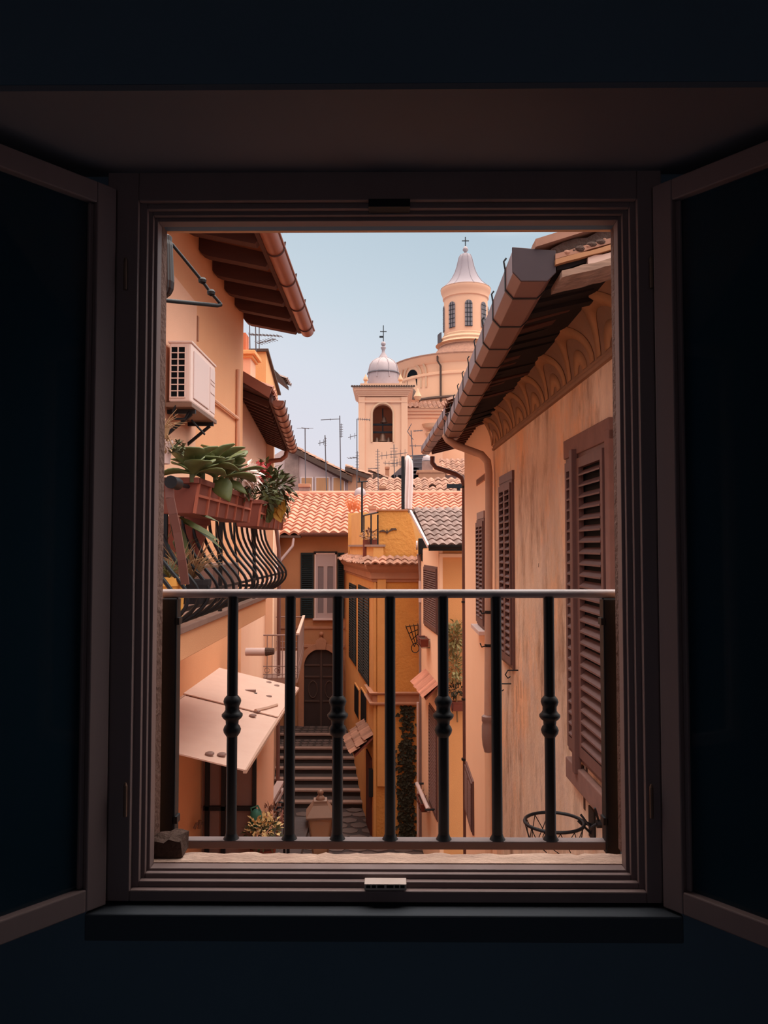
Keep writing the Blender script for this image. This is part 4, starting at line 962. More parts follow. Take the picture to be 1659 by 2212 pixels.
# big fleshy rosettes
rg_ = random.Random(11)
def rosette(px, py, Y, label, n=9, L=.3, Wd=.17):
    c = at(px, py, Y); t = thing('fleshy_rosette_plant', label, 'plant', (c.x, c.y, .38), 'fleshy leaved plants in the near trough'); m = MB()
    for k in range(n):
        a_ = 2 * math.pi * k / n + rg_.uniform(-.2, .2); up = rg_.uniform(.2, .9) if k % 2 else rg_.uniform(.9, 2.2)
        d = V((math.cos(a_), math.sin(a_), up)); m.leaf(c + V((0, 0, rg_.uniform(-.05, .02))), d, (0, 0, 1), L * rg_.uniform(.6, 1.0), Wd * rg_.uniform(.95, 1.3), curl=.35, n=7, ob=1)
    m.build('leaves', M_leaf, t, smooth=60, thick=.006)
    m = MB(); m.tube([V((c.x, c.y, .37)), c], .015, 6); m.build('stem', M_leafd, t)
rosette(415, 1018, 4.55, 'grey green fleshy plant spilling at the near end of the trough', 9, .24, .15)
rosette(438, 1020, 4.85, 'tallest fleshy plant standing in the near trough', 11, .27, .16)
rosette(465, 1022, 5.2, 'fleshy plant with a big leaf drooping over the trough rim', 11, .30, .19)
rosette(490, 1026, 5.5, 'round leaved fleshy plant next to the white flowers', 11, .28, .18)
m = MB(); dl = thing('drooping_leaf_plant', 'single broad pale leaf bending down over the near trough', 'plant', at(468, 1045, 5.0))
m.leaf(at(470, 1036, 4.98), (.25, -.2, -.35), (0, -.9, .6), .17, .13, n=6, curl=.2); m.leaf(at(496, 1040, 5.3), (.8, -.3, -.45), (0, -.9, .6), .15, .06, n=6); m.build('leaves', M_leaf, dl, smooth=60, thick=.004)
def flowers(px, py, Y, rad, M, label, cat='flowers', n=60, L=.06, Wd=.03, base=None):
    c = at(px, py, Y); t = thing('flowering_plant', label, cat, (c.x, c.y, c.z - rad))
    m = MB(); bush(m, c - V((0, 0, rad * .6)), rad * .9, n, .06, .03, rad * .6); m.build('foliage', M_leafd, t)
    m = MB(); bush(m, c + V((0.02, -.05, rad * .1)), rad * 1.05, n, L, Wd, rad * .8); m.build('blossom', M, t)
flowers(521, 1030, 5.85, .10, M_white, 'white flowers beside the fleshy plants in the near trough', n=90, L=.075, Wd=.045)
flowers(529, 1052, 6.0, .07, M_white, 'white flowers hanging over the trough rim', n=45, L=.07, Wd=.045)
flowers(551, 1026, 6.9, .11, M_red, 'small red flowers behind the white ones', n=80, L=.05, Wd=.04)
t = thing('trailing_plant', 'dark green trailing plant with yellow leaves over the far balcony trough', 'plant', at(580, 1060, 7.4))
m = MB(); bush(m, at(588, 1050, 7.4), .18, 220, .08, .045, .15); bush(m, at(563, 1065, 7.0), .14, 120, .08, .04, .2); bush(m, at(605, 1070, 8.1), .14, 120, .07, .035, .22, down=.6); m.build('foliage', M_leafd, t)
m = MB()
for px, py in ((570, 1062), (578, 1080), (596, 1058), (572, 1092)): m = MB(); m.leaf(at(px, py, 7.2), (rg_.uniform(-.3, .3), -.3, -.8), (0, -1, .2), .16, .12, n=5, ob=1); m.build('broad_leaf', M_leaf, t)
m = MB()
for px, py, in ((575, 1030), (572, 1020), (580, 1012)): bush(m, at(px, py, 7.4), .06, 22, .09, .04, .09)
m.build('light_sprigs', M_leaf, t)
m = MB()
for px, py in ((602, 1068), (606, 1075), (598, 1085), (610, 1090), (596, 1102)): m.leaf(at(px, py, 7.5), (rg_.uniform(-.5, .5), -.3, -.6), (0, -1, .3), .13, .10, n=4)
m.build('yellow_leaf', M_leafy, t)
m = MB(); bush(m, at(607, 1100, 8.1), .09, 40, .05, .03, .12, down=.8); m.build('pale_tips', M_dry, t)
# hanging plants at the upper left
t = thing('hanging_succulent', 'small dark succulent arching out of a white pot at the left jamb', 'potted plant', at(366, 1003, 4.0))
m = MB(); a_ = at(352, 1002, 4.0); m.lathe([(.04, -.0), (.052, .1), (.056, .105), (.056, .12), (.05, .12)], (at(362, 1, 4).x, 4.0, a_.z), 16); m.build('pot', M_wframe, t, smooth=50)
m = MB(); m.tube([V((at(362, 1, 4).x, 4.0, a_.z + .01)), V((at(362, 1, 4).x, 4.0, -.55))], .01, 6); m.build('stand', M_iron, t)
m = MB()
for k in range(22):
    c = at(368 + rg_.uniform(0, 28), 955 + rg_.uniform(0, 26), 4 + rg_.uniform(-.05, .1)); m.tube([at(366, 973, 4.0), c], .0025, 4)
    for j in range(6): m.leaf(c, (rg_.uniform(-1, 1), rg_.uniform(-1, 1), rg_.uniform(-.3, 1)), (0, 0, 1), .028, .014, n=2)
m.build('foliage', M_leafd, t)
t = thing('dry_hanging_basket', 'dry pale stems in a small hanging pot at the left window edge', 'potted plant', at(350, 945, 3.7))
m = MB(); q = at(352, 930, 3.7); m.lathe([(.02, -.04), (.03, .0), (.032, .01), (.028, .01)], q, 12); m.build('pot', M_dry, t)
m = MB(); m.tube([q, V((q.x - .02, q.y, -.55))], .006, 5); m.build('stake', M_iron, t)
m = MB(); spray(m, q, 26, .13, .003, 1.3, .5); spray(m, q, 14, .12, .003, 1.0, -1); bush(m, at(352, 955, 3.75), .05, 50, .035, .018); m.build('dry_stems', M_dry, t)
t = thing('long_leaved_plant', 'long striped leaf reaching between the balcony bars', 'plant', at(400, 1140, 4.6))
m = MB()
for px, py, d, L in ((388, 1118, (1, .3, -.6), .32), (380, 1100, (1, .5, -.15), .28), (395, 1128, (.9, .2, -.35), .25), (378, 1128, (.4, .3, -1), .25)): m.leaf(at(px, py, 4.8), d, (0, -.6, 1), L, .06, curl=.15, n=5)
m.build('leaves', M_leaf, t)
t = thing('red_flowerpot', 'dull red pot with dark shrub behind the balcony bars', 'potted plant', (-1.75, 5.2, bZ))
m = MB(); q = at(395, 1190, 5.6); m.lathe([(.12, 0), (.17, .28), (.19, .285), (.19, .34), (.16, .34)], (q.x, 5.6, q.z - .1), 20); m.build('pot', M_terra, t, smooth=50)
m = MB(); bush(m, at(372, 1215, 5.2), .16, 140, .08, .03, .2); m.build('foliage', M_leafd, t)
t = thing('yellow_flowerpot', 'yellow pot with dry grass at the lower left behind the handrail', 'potted plant', at(366, 1300, 4.5))
q = at(366, 1248, 4.5); m = MB(); m.lathe([(.075, q.z * 0 - .22), (.085, -.05), (.092, -.045), (.092, 0), (.08, 0)], q, 20); m.build('pot', M_yel, t, smooth=50)
m = MB(); m.lathe([(.088, -.1), (.091, -.1), (.091, -.085), (.088, -.085)], q, 20); m.build('pale_band', M_wframe, t)
m = MB(); spray(m, q, 40, .16, .003, 1.3, .7); m.build('dry_grass', M_leafd, t)
t = thing('dry_spiky_plant', 'dry spiky stems spreading from a dark pot behind the handrail', 'potted plant', at(420, 1275, 5.0))
q = at(412, 1262, 5.0); m = MB(); m.lathe([(.1, -.12), (.13, .0), (.13, .03), (.11, .03)], q, 18); m.build('pot', M_black, t)
m = MB(); spray(m, q + V((0, 0, .02)), 60, .3, .004, 1.3, .9); spray(m, at(385, 1240, 4.8), 30, .22, .004, 1.3, .9); m.build('dry_stems', M_dry, t)
t = thing('balcony_storage_box', 'dark low box standing behind the middle balcony bars', 'box', (-1.95, 7.6, bZ))
m = MB(); m.box(-2.15, -1.65, 7.3, 8.5, bZ, bZ + .36); m.build('body', M_brownp, t, bevel=.01)
m = MB(); bush(m, V((-1.9, 7.4, bZ + .42)), .12, 80, .08, .04); m.build('dark_plant', M_ivy, t)

# CANOPY (two pale sheets) -----------------------------------------
cn = thing('pale_sheet_canopy', 'sloping canopy of two pale sheets below the iron balcony', 'canopy', (-1.8, 8.7, -1.9))
YA, YB, YC = 6.77, 8.8, 10.6
def sheet(y0, y1, dz, x1):
    m = MB(); zi, zo = -1.645 + dz, -1.90 + dz
    return m.hexa([(-2.3, y0, zi - .012), (x1, y0, zo - .012), (x1, y1, zo - .012), (-2.3, y1, zi - .012), (-2.3, y0, zi), (x1, y0, zo), (x1, y1, zo), (-2.3, y1, zi)])
s1 = sheet(YA, YB + .02, 0, -1.245).build('near_sheet', M_awn, cn)
s2 = sheet(YB - .03, YC, .02, -1.25).build('far_sheet', M_awn, cn)
m = MB(); m.beam((-1.245, YA, -1.915), (-1.245, YC, -1.9), .03, .03); m.beam((-2.29, YA, -1.66), (-2.29, YC, -1.65), .03, .03); m.build('edge_strip', M_pipe, cn)
for px, py in ((453, 1627), (479, 1629), (555, 1536), (546, 1545), (580, 1474), (597, 1481), (580, 1504)):
    r = ray(px, py); # intersect canopy plane z = -1.645 - .2429*(x+2.3)
    t_ = (-1.645 - .2429 * 2.3 + .02) / (r.z + .2429 * r.x); q = r * t_; m = MB(); m.lathe([(.04, -.01), (.04, .004), (.025, .012), (.005, .014)], q, 12); m.build('washer', M_brownp, cn)
r0 = [ray(a_, b_) for a_, b_ in ((552, 1535), (575, 1530), (598, 1523))]
m = MB(); P_ = []
for r in r0: P_.append(r * ((-1.645 - .2429 * 2.3 + .03) / (r.z + .2429 * r.x)))
m.tube(P_, .02, 5); m.build('sealing_strip', M_pipe, cn)
# enclosure and posts beneath
ex = at(550, 1700, 9.65).x
en = thing('brown_porch_enclosure', 'brown panelled porch with dark posts under the pale canopy', 'porch', (-1.95, 10.2, -4.4))
m = MB(); m.box(-2.29, ex, 9.65, 9.7, -4.4, -1.75); m.build('front_panel', M_brownp, en)
m = MB(); m.box(ex - .03, ex, 9.65, 11.2, -4.4, -1.9); m.build('side_panel', M_pink, en)
for px, w in ((447, .05), (482, .05), (549, .045)):
    x = at(px, 1700, 9.6).x; m = MB(); m.box(x - w / 2, x + w / 2, 9.6, 9.65, -4.4, -1.78); m.build('post', M_iron, en)
m = MB(); zz = at(500, 1746, 9.62).z; m.box(at(440, 1700, 9.62).x, at(552, 1700, 9.62).x, 9.6, 9.64, zz - .025, zz + .025); m.build('cross_rail', M_iron, en)
m = MB(); m.box(-1.35, -1.31, 10.3, 10.34, -4.4, -1.93); m.box(-1.42, -1.39, 10.5, 10.53, -4.4, -1.93); m.build('far_post', M_iron, en)
tr = thing('lower_terrace', 'narrow terrace slab under the porch and flowers', 'terrace', (-1.8, 9, -4.5)); m = MB(); m.box(-2.3, -1.3, 7, 13, -4.5, -4.4); m.build('slab', M_stone, tr)
tpw = thing('wall_tap', 'small tap on the orange strip of wall under the canopy', 'tap', at(425, 1785, 9.2))
m = MB(); m.tube([at(437, 1778, 9.4), at(424, 1780, 9.1), at(420, 1790, 9.1)], .018, 6); m.tube([at(432, 1772, 9.2), at(430, 1790, 9.2)], .02, 6); m.build('spout', M_flat, tpw)
wv = thing('white_wall_vent', 'stubby pale pipe end sticking out of the pink wall below the balcony', 'pipe', at(550, 1408, 13.2))
m = MB(); q = at(545, 1408, 12.0); m.tube([q + V((-.1, 0, 0)), q + V((.2, 0, 0))], .06, 12); m.build('pipe', M_wframe, wv, smooth=50)
m = MB(); m.tube([q + V((.2, 0, 0)), q + V((.33, 0, .01))], [.065, .05], 10); m.build('rough_end', M_mortar, wv)
# handrail boards, flowers, can
hr = thing('wooden_stair_rail', 'grey slanting wooden rail beside the flowers at the lower left', 'handrail', at(575, 1760, 11.5))
m = MB(); m.beam(at(606, 1690, 13.4), at(566, 1760, 11.5), .12, .05); m.build('rail', M_greypipe, hr)
m = MB(); m.beam(at(612, 1705, 13.6), at(592, 1740, 12.4), .05, .05); m.beam(at(604, 1698, 13.2), at(604, 1760, 13.2), .04, .04, up=(0, 1, 0)); m.build('baluster', M_greypipe, hr)
cu = thing('curled_iron_scrolls', 'black curled iron scrolls beside the slanting wooden rail', 'ironwork', at(605, 1765, 12.4))
for i in range(4):
    c = at(604 + i * 1.5, 1740 + i * 11, 12.4); m = MB(); m.tube([c + V((.09 * math.cos(t) * (1 - t / 9), 0, .06 * math.sin(t) * (1 - t / 9))) for t in [k * .5 for k in range(11)]], .014, 5); m.build('scroll', M_iron, cu)
fb = thing('pale_flower_bush', 'bush of cream and yellow flowers low behind the second baluster', 'potted plant', at(568, 1860, 9.4))
m = MB(); q = at(568, 1795, 9.4); bush(m, q - V((0, 0, .05)), .22, 260, .07, .03, .16); m.build('foliage', M_leafd, fb)
m = MB(); bush(m, q + V((0, -.05, .05)), .22, 160, .05, .045, .14); m.build('blossom', mat('cream petal', (226, 194, 140), .7, var=.4, scale=30, col2=(206, 150, 70)), fb)
m = MB(); q = at(568, 1850, 9.4); m.lathe([(.12, -.1), (.16, .12), (.17, .12)], q, 16); m.build('pot', M_terra, fb)
wp = thing('brown_flower_pot_plant', 'reddish brown plant in a wooden crate behind the cream flowers', 'potted plant', at(592, 1790, 11.4))
m = MB(); bush(m, at(590, 1762, 10.4), .17, 120, .07, .03, .13); m.build('foliage', MATS['russet leaf'], wp)
m = MB(); m.beam(at(598, 1800, 10.2), at(612, 1762, 10.9), .02, .16); m.build('crate', M_terra, wp)
gc = thing('green_watering_can', 'green plastic watering can above the cream flowers', 'watering can', at(553, 1785, 9.5))
m = MB(); q = at(553, 1770, 9.5); m.lathe([(.05, -.08), (.07, -.05), (.065, .06), (.045, .1), (.02, .12)], q, 14, sx=1.1); m.build('body', M_gcan, gc, smooth=50)
m = MB(); m.tube([q + V((-.05, 0, .06)), q + V((-.06, 0, .13)), q + V((.02, 0, .16)), q + V((.06, 0, .08))], .012, 6); m.build('handle', M_gcan, gc)

# street lamp ------------------------------------------------------
sl_ = thing('street_lantern', 'old square street lantern with tapered glass panes in front of the stairs', 'street lamp', at(692, 1812, 12.7))
Yl = 12.7; c = at(692, 1760, Yl); kx = Yl / F_PX
def sq(mb, rows, c, rot=0.0):
    vs = [];
    for h, z in rows:
        for k in range(4):
            t = math.pi / 4 + k * math.pi / 2 + rot; vs.append((c.x + h * 1.414 * math.cos(t), c.y + h * 1.414 * math.sin(t), z))
    n = len(rows); mb.add(vs, [(i * 4 + k, i * 4 + (k + 1) % 4, i * 4 + 4 + (k + 1) % 4, i * 4 + 4 + k) for i in range(n - 1) for k in range(4)] + [(3, 2, 1, 0), tuple((n - 1) * 4 + k for k in range(4))])
zL = lambda py: at(692, py, Yl - .15).z
rt = .1
m = MB(); sq(m, [(.225, zL(1768)), (.225, zL(1764)), (.12, zL(1742)), (.11, zL(1738)), (.105, zL(1733)), (.055, zL(1733))], c, rt); m.build('roof', M_flat, sl_, bevel=.004)
m = MB(); m.lathe([(.07, zL(1737)), (.075, zL(1731)), (.06, zL(1727)), (.035, zL(1724)), (.05, zL(1719)), (.045, zL(1715)), (.02, zL(1712))], (c.x, c.y, 0), 18); m.build('finial', M_flat, sl_, smooth=50)
m = MB(); sq(m, [(.11, zL(1850)), (.19, zL(1768))], c, rt); m.build('glass', M_glasst, sl_)
m = MB()
for k in range(4):
    t = math.pi / 4 + k * math.pi / 2 + rt
    m.tube([(c.x + .19 * 1.414 * math.cos(t), c.y + .19 * 1.414 * math.sin(t), zL(1768)), (c.x + .11 * 1.414 * math.cos(t), c.y + .11 * 1.414 * math.sin(t), zL(1850))], .013, 6)
sq(m, [(.12, zL(1856)), (.115, zL(1850))], c, rt); m.build('frame', M_flat, sl_)
m = MB(); m.tube([V((c.x, c.y, zL(1856))), V((c.x, c.y, zL(1856) - .15)), V((-1.9, c.y, zL(1856) - .35)), V((-2.9, c.y, zL(1856) - .2))], .02, 8); m.build('arm', M_iron, sl_)

# ================================================================ SECOND LEFT HOUSE
wM = WL((-2.4, 12.12), (-2.95, 18.5))
b4 = thing('pink_left_house', 'pink plaster house with small tiled eaves beyond the apricot house', 'building', (-3.2, 15, GND))
m = MB(); m.prism([(-2.4, 12.12, GND), (-2.95, 18.5, GND), (-5, 18.5, GND), (-5, 12.12, GND)], (0, 0, -GND + 2.6)); m.build('wall', M_pink, b4)
m = MB(); m.prism([wM.P(0, 2.52, 0), wM.P(0, 2.32, .52), wM.P(0, 2.36, .56), wM.P(0, 2.62, 0)], wM.u * wM.L); m.build('eave_boards', M_beam, b4)
m = MB(); m.prism([wM.P(-.02, 2.60, 0), wM.P(-.02, 2.31, .5), wM.P(-.02, 2.46, .54), wM.P(-.02, 2.78, 0)], wM.u * .05); m.build('barge_board', M_copper, b4)
for i in range(17):
    a = .3 + i * .365; m = MB(); m.prism([wM.P(a, 2.5, .05), wM.P(a, 2.47, 0), wM.P(a, 2.40, .02), wM.P(a, 2.22, .46), wM.P(a, 2.30, .5)], wM.u * .1); m.build('rafter', M_beam, b4)
m = MB(); wM.box(m, 0, wM.L, 2.24, 2.38, .5, .54); m.build('fascia', M_beam, b4)
m = MB(); tile_roof(m, wM.P(0, 2.46, .5), wM.u, (-wM.n + Z3 * .4), wM.L, 1.2, cw=.24, rl=.4); m.build('roof_tiles', M_tile, b4)
g4 = thing('second_round_gutter', 'copper brown half round gutter with straps on the pink house eaves', 'gutter', wM.P(wM.L, 2.3, .6))
m = MB(); half_gutter(m, wM.P(.15, 2.30, .62), wM.P(wM.L + .1, 2.30, .62), .10, wM.n); m.build('trough', M_copper, g4, smooth=50)
for e, w_ in ((.15, .02), (wM.L + .1, -.02)):
    m = MB(); o = wM.P(e, 2.30, .62); m.prism([o + wM.n * (.1 * math.cos(math.pi + math.pi * k / 10)) + Z3 * (.1 * math.sin(math.pi + math.pi * k / 10)) for k in range(11)], wM.u * w_); m.build('end_cap', M_copper, g4)
for i in range(10):
    o = wM.P(.4 + i * .66, 2.30, .62); m = MB(); m.tube([o + wM.n * (.106 * math.cos(math.pi + math.pi * k / 10)) + Z3 * (.106 * math.sin(math.pi + math.pi * k / 10)) for k in range(11)] + [o + wM.n * .11 + Z3 * .05], .011, 5); m.build('gutter_strap', M_beam, g4)
Yq = 18.4; gp = thing('left_swan_neck_downpipe', 'brown swan neck pipe dropping from the second round gutter behind the flowers', 'pipe', at(575, 1010, Yq))
m = MB(); m.tube([at(620, 972, Yq), at(617, 985, Yq), at(607, 993, Yq), at(585, 996, Yq), at(574, 1003, Yq), at(569, 1015, Yq), at(568, 1040, Yq), V((at(568, 1040, Yq).x, Yq, GND))], .055, 10); m.build('pipe', M_copper, gp, smooth=50)
# roof terrace block and chimney above
tb = thing('rooftop_block', 'tall orange rooftop wall above the small tiled eaves', 'building', at(565, 850, 14.5))
p_ = [at(523, 880, 13.6), at(574, 880, 14.4), at(600, 880, 18.5)]
zt0, zt1 = at(574, 760, 14.4).z, at(600, 832, 18.5).z
m = MB(); m.prism([(p_[0].x - .3, 14.4, 2.56), (p_[1].x, 14.4, 2.56), (p_[2].x, 18.5, 2.56), (-4, 18.5, 2.56), (-4, 14.4, 2.56)], (0, 0, zt0 - 2.56)); m.build('wall', M_orange, tb)
m = MB(); m.prism([(p_[0].x - .3, 14.35, zt0), (p_[1].x + .05, 14.35, zt0), (p_[2].x + .06, 18.6, zt0), (-4, 18.6, zt0), (-4, 14.35, zt0)], (0, 0, .05)); m.build('coping', M_mortar, tb)
ch = thing('moulded_chimney', 'short plastered chimney with moulded cap in front of the orange rooftop wall', 'chimney', at(532, 850, 13.4))
x0, x1 = at(515, 800, 13.3).x, at(541, 800, 13.3).x; zt2 = at(530, 763, 13.3).z
m = MB(); m.box(x0, x1, 13.3, 13.8, 2.5, zt2); m.build('shaft', M_pink, ch)
m = MB(); m.box(x0, x1 + .04, 13.26, 13.84, zt2 - .08, zt2 - .03); m.box(x0, x1 + .09, 13.22, 13.9, zt2 - .03, zt2 + .04); m.build('cap', M_orange, ch, bevel=.01)
m = MB(); m.box(x0, at(533, 740, 13.5).x, 13.4, 13.7, zt2, at(530, 722, 13.5).z); m.build('upper_shaft', mat('red brown plaster', (200, 110, 76), .9, var=.3), ch)
vt = thing('tiled_roof_end', 'grey tiled roof end sticking out beside the orange rooftop wall', 'roof', at(600, 815, 18.7))
p, q = at(585, 797, 18.6), at(613, 820, 18.6)
m = MB(); tile_roof(m, (q.x, 18.6, q.z + .02), (0, 1, 0), (-1, 0, .5), .9, .5, cw=.22, rl=.25, amp=.05); m.build('tiles', M_tile2, vt)
m = MB(); m.prism([(p.x, 18.6, p.z - .1), (q.x, 18.6, q.z - .08), (q.x, 18.6, q.z), (p.x, 18.6, p.z + .08)], (0, .9, 0)); m.build('board', M_mortar, vt)

# THIRD LEFT HOUSE and its small balcony --------------------------
wN = WL((-2.95, 18.5), (-4.08, 28.9))
b5 = thing('far_left_house', 'pale pink house wall between the second gutter pipe and the stairs', 'building', (-4, 23, GND))
m = MB(); m.prism([(-2.95, 18.52, GND), (-4.08, 28.9, GND), (-6, 28.9, GND), (-6, 18.52, GND)], (0, 0, -GND + 1.9)); m.build('wall', M_pink, b5)
m = MB(); m.box(at(571, 1, 18.51).x - .15, at(598, 1, 18.51).x, 18.45, 18.6, GND, 3.4); m.build('pier', M_b2, b5)
dq = thing('tall_brown_downpipe', 'tall brown downpipe with a slanting branch left of the shuttered house', 'pipe', at(603, 1300, 18.3))
m = MB(); x = at(603, 1200, 18.3).x; m.tube([V((x, 18.3, GND)), at(603, 1230, 18.3), at(602, 1185, 18.3), at(598, 1150, 18.3), at(594, 1125, 18.3)], .045, 8); m.build('pipe', MATS['dark brown pipe'], dq, smooth=50)
m = MB(); m.tube([at(603, 1215, 18.3), at(632, 1180, 22), at(634, 1165, 24)], .04, 8); m.build('branch', MATS['dark brown pipe'], dq, smooth=50)
sbn = thing('small_iron_balcony', 'small balcony with thin scrolled iron railing above the canopy left of the arched door', 'balcony', (-2.6, 19, -3.1))
zf = -3.0; zt_2 = -2.02
c1, c2, c3, c0 = V((-2.13, 18.0, 0)), V((-2.5, 22.6, 0)), V((-3.3, 22.6, 0)), V((-2.93, 17.95, 0))
m = MB(); m.prism([c0 + Z3 * (zf - .1), c1 + Z3 * (zf - .1), c2 + Z3 * (zf - .1), c3 + Z3 * (zf - .1)], (0, 0, .12)); m.build('slab', M_trav, sbn)
m = MB()
for p, q in ((c0, c1), (c1, c2), (c2, c3)):
    m.tube([p + Z3 * zt_2, q + Z3 * zt_2], .02, 6)
    for h in (.1, .28): m.tube([p + Z3 * (zf + h), q + Z3 * (zf + h)], .01, 4)
m.build('rail', M_brownp, sbn)
def bars(p, q, n):
    for i in range(n + 1):
        o = p.lerp(q, i / n); m = MB(); m.tube([o + Z3 * zf, o + Z3 * zt_2], .010, 4); m.build('baluster', M_brownp, sbn)
        if i % 2 == 0 and i < n:
            e = p.lerp(q, (i + 1) / n); d = (q - p).normalized(); m = MB(); m.tube([e + d * (.055 * math.cos(t)) + Z3 * (zf + .19 + .055 * math.sin(t)) for t in [k * .6 for k in range(11)]], .007, 4); m.build('scroll', M_brownp, sbn)
bars(c0, c1, 7); bars(c1, c2, 20)
m = MB(); m.beam(c1 + Z3 * (zt_2 + .02), c2 + Z3 * (zt_2 + .02), .07, .05); m.build('hand_rail', M_pipe, sbn)

# ================================================================ FACADE WITH THE ARCHED DOOR
FY = 28.9; fk = FY / F_PX
def fx_(px): return at(px, 1180, FY).x
def fz_(py): return at(690, py, FY).z
fh = thing('arched_door_house', 'orange house at the head of the stairs with black shutters and an arched door', 'building', (-2.8, 29.5, DOORZ))
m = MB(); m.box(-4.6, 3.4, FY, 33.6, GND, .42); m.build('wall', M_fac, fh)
m = MB(); m.box(fx_(607), fx_(745), FY - .06, FY, fz_(1398), fz_(1392)); m.box(fx_(607), fx_(745), FY - .04, FY, fz_(1358), fz_(1353)); m.build('string_course', M_corn, fh)
e0 = at(600, 1158, 28.45)
m = MB(); tile_roof(m, (-4.75, 28.45, e0.z + .06), (1, 0, 0), (0, 1, .345), 8.2, 5.3, cw=.36, rl=.44, amp=.1, jit=.03, skip=.004, lk=2); m.build('roof_tiles', M_tile, fh)
m = MB(); m.hexa([(-4.75, 28.5, e0.z), (3.4, 28.5, e0.z), (3.4, 33.6, e0.z + 1.70), (-4.75, 33.6, e0.z + 1.70), (-4.75, 28.5, e0.z + .05), (3.4, 28.5, e0.z + .05), (3.4, 33.6, e0.z + 1.75), (-4.75, 33.6, e0.z + 1.75)]); m.build('roof_deck', M_beam, fh)
zr_ = e0.z + 1.86
for i in range(19):
    x = -4.7 + i * .44; m = MB(); m.tube([(x, 33.45, zr_), (x + .46, 33.45, zr_ + .02)], [.13, .115], 10); m.build('ridge_tile', M_tile, fh, smooth=50)
m = MB(); half_gutter(m, (at(655, 1, 28.3).x, 28.35, e0.z + .12), (-1.4, 28.35, e0.z + .12), .13, (0, 1, 0)); m.box(at(655, 1, 28.3).x, -1.4, 28.4, 28.5, e0.z - .02, e0.z + .1); m.build('gutter', M_gut, fh)
m = MB(); x = at(655, 1, 28.3).x; m.box(x - 1.3, x, 28.3, 28.5, e0.z - .06, e0.z + .02); m.build('broken_eave', M_mortar, fh)
# window
wf = WL((-4.6, FY), (3.4, FY))
a0, a1, z0, z1 = wf.A(680), wf.A(727), fz_(1335), fz_(1194)
m = MB(); wf.box(m, a0, a0 + .05, z0, z1, 0, .05); wf.box(m, a1 - .05, a1, z0, z1, 0, .05); wf.box(m, a0, a1, z1 - .06, z1, 0, .05); wf.box(m, a0 - .05, a1 + .05, z0 - .07, z0, 0, .14)
fw = m.build('window', M_wframe, fh)
m = MB(); wf.box(m, a0 + .05, a1 - .05, z0, z1 - .06, .002, .01); m.build('glass', mat('dim pane', (120, 104, 106), .6), fw)
m = MB(); mid = (a0 + a1) / 2
for a_, b_, c_, d_ in ((a0 + .05, a1 - .05, z1 - .36, z1 - .06), (mid - .07, mid + .07, z0 + .18, z0 + .82), (mid - .07, mid + .07, z0 + .98, z1 - .5), (a0 + .05, a0 + .12, z0 + .18, z0 + .82), (a0 + .05, a0 + .12, z0 + .98, z1 - .5), (a1 - .12, a1 - .05, z0 + .18, z0 + .82), (a1 - .12, a1 - .05, z0 + .98, z1 - .5), (a0 + .05, a1 - .05, z0, z0 + .18), (a0 + .05, a1 - .05, z0 + .82, z0 + .98), (a0 + .05, a1 - .05, z1 - .5, z1 - .36)):
    wf.box(m, a_, b_, c_, d_, .01, .035)
m.build('sash', mat('sash paint', (172, 148, 146), .6), fw)
m = MB(); shutter(m, wf.P(wf.A(650), 0, .02), wf.u, wf.n, wf.A(678) - wf.A(650), z0, z1, 30, st=.05); wf.box(m, wf.A(650) + .02, wf.A(678) - .02, z0 + .02, z1 - .02, .005, .022); m.build('shutter', M_green, fw)  # backing sheet added in both leaves to keep the slat gaps dark
m = MB(); shutter(m, wf.P(wf.A(729), 0, .02), wf.u, wf.n, wf.A(744) - wf.A(729), z0, z1, 30, st=.05); wf.box(m, wf.A(729) + .02, wf.A(744) - .02, z0 + .02, z1 - .02, .005, .022); m.build('shutter', M_green, fw)
m = MB(); wf.box(m, a0 - .03, a1 + .03, z1, z1 + .05, 0, .08); m.build('lintel', M_iron, fw)
# arched door
dcx = fx_(695); dr = .62; zs_ = fz_(1401) - dr; dz = DOORZ
m = MB(); pts = [(dcx - dr, dz)] + arch_pts(dcx, zs_, dr, 16) + [(dcx + dr, dz)]
m.prism([(x, FY - .02, z) for x, z in pts], (0, .03, 0)); dd = m.build('door', M_door, fh)
m = MB(); m.box(dcx - .03, dcx + .03, FY - .05, FY - .02, dz, zs_ + dr - .02)
for zz in (zs_ + .0, zs_ - .42, zs_ - 1.3):
    m.box(dcx - dr + .03, dcx - .06, FY - .045, FY - .02, zz, zz + .06); m.box(dcx + .06, dcx + dr - .03, FY - .045, FY - .02, zz, zz + .06)
m.build('panel_moulding', mat('door moulding', (80, 60, 54), .7), dd)
for s in (-1, 1):
    for zz in (zs_ - .85,):
        m = MB(); m.tube([(dcx + s * .3 + .16 * math.cos(t), FY - .03, zz + .3 * math.sin(t)) for t in [2 * math.pi * k / 20 for k in range(21)]], .02, 5); m.build('oval_panel', MATS['door moulding'], dd)
m = MB()
ou = [(dcx - dr - .2, dz)] + arch_pts(dcx, zs_, dr + .2, 18) + [(dcx + dr + .2, dz)]; inn = [(dcx - dr, dz)] + arch_pts(dcx, zs_, dr, 18) + [(dcx + dr, dz)]
vs = []
for (x, z) in ou: vs += [(x, FY - .12, z), (x, FY, z)]
k0 = len(vs)
for (x, z) in inn: vs += [(x, FY - .12, z), (x, FY, z)]
n = len(ou); fs = []
for i in range(n - 1):
    a_ = 2 * i; fs += [(a_, a_ + 2, a_ + 3, a_ + 1), (k0 + a_, k0 + a_ + 1, k0 + a_ + 3, k0 + a_ + 2), (a_, k0 + a_, k0 + a_ + 2, a_ + 2)]
m.add(vs, fs); m.build('stone_arch', M_corn, fh)
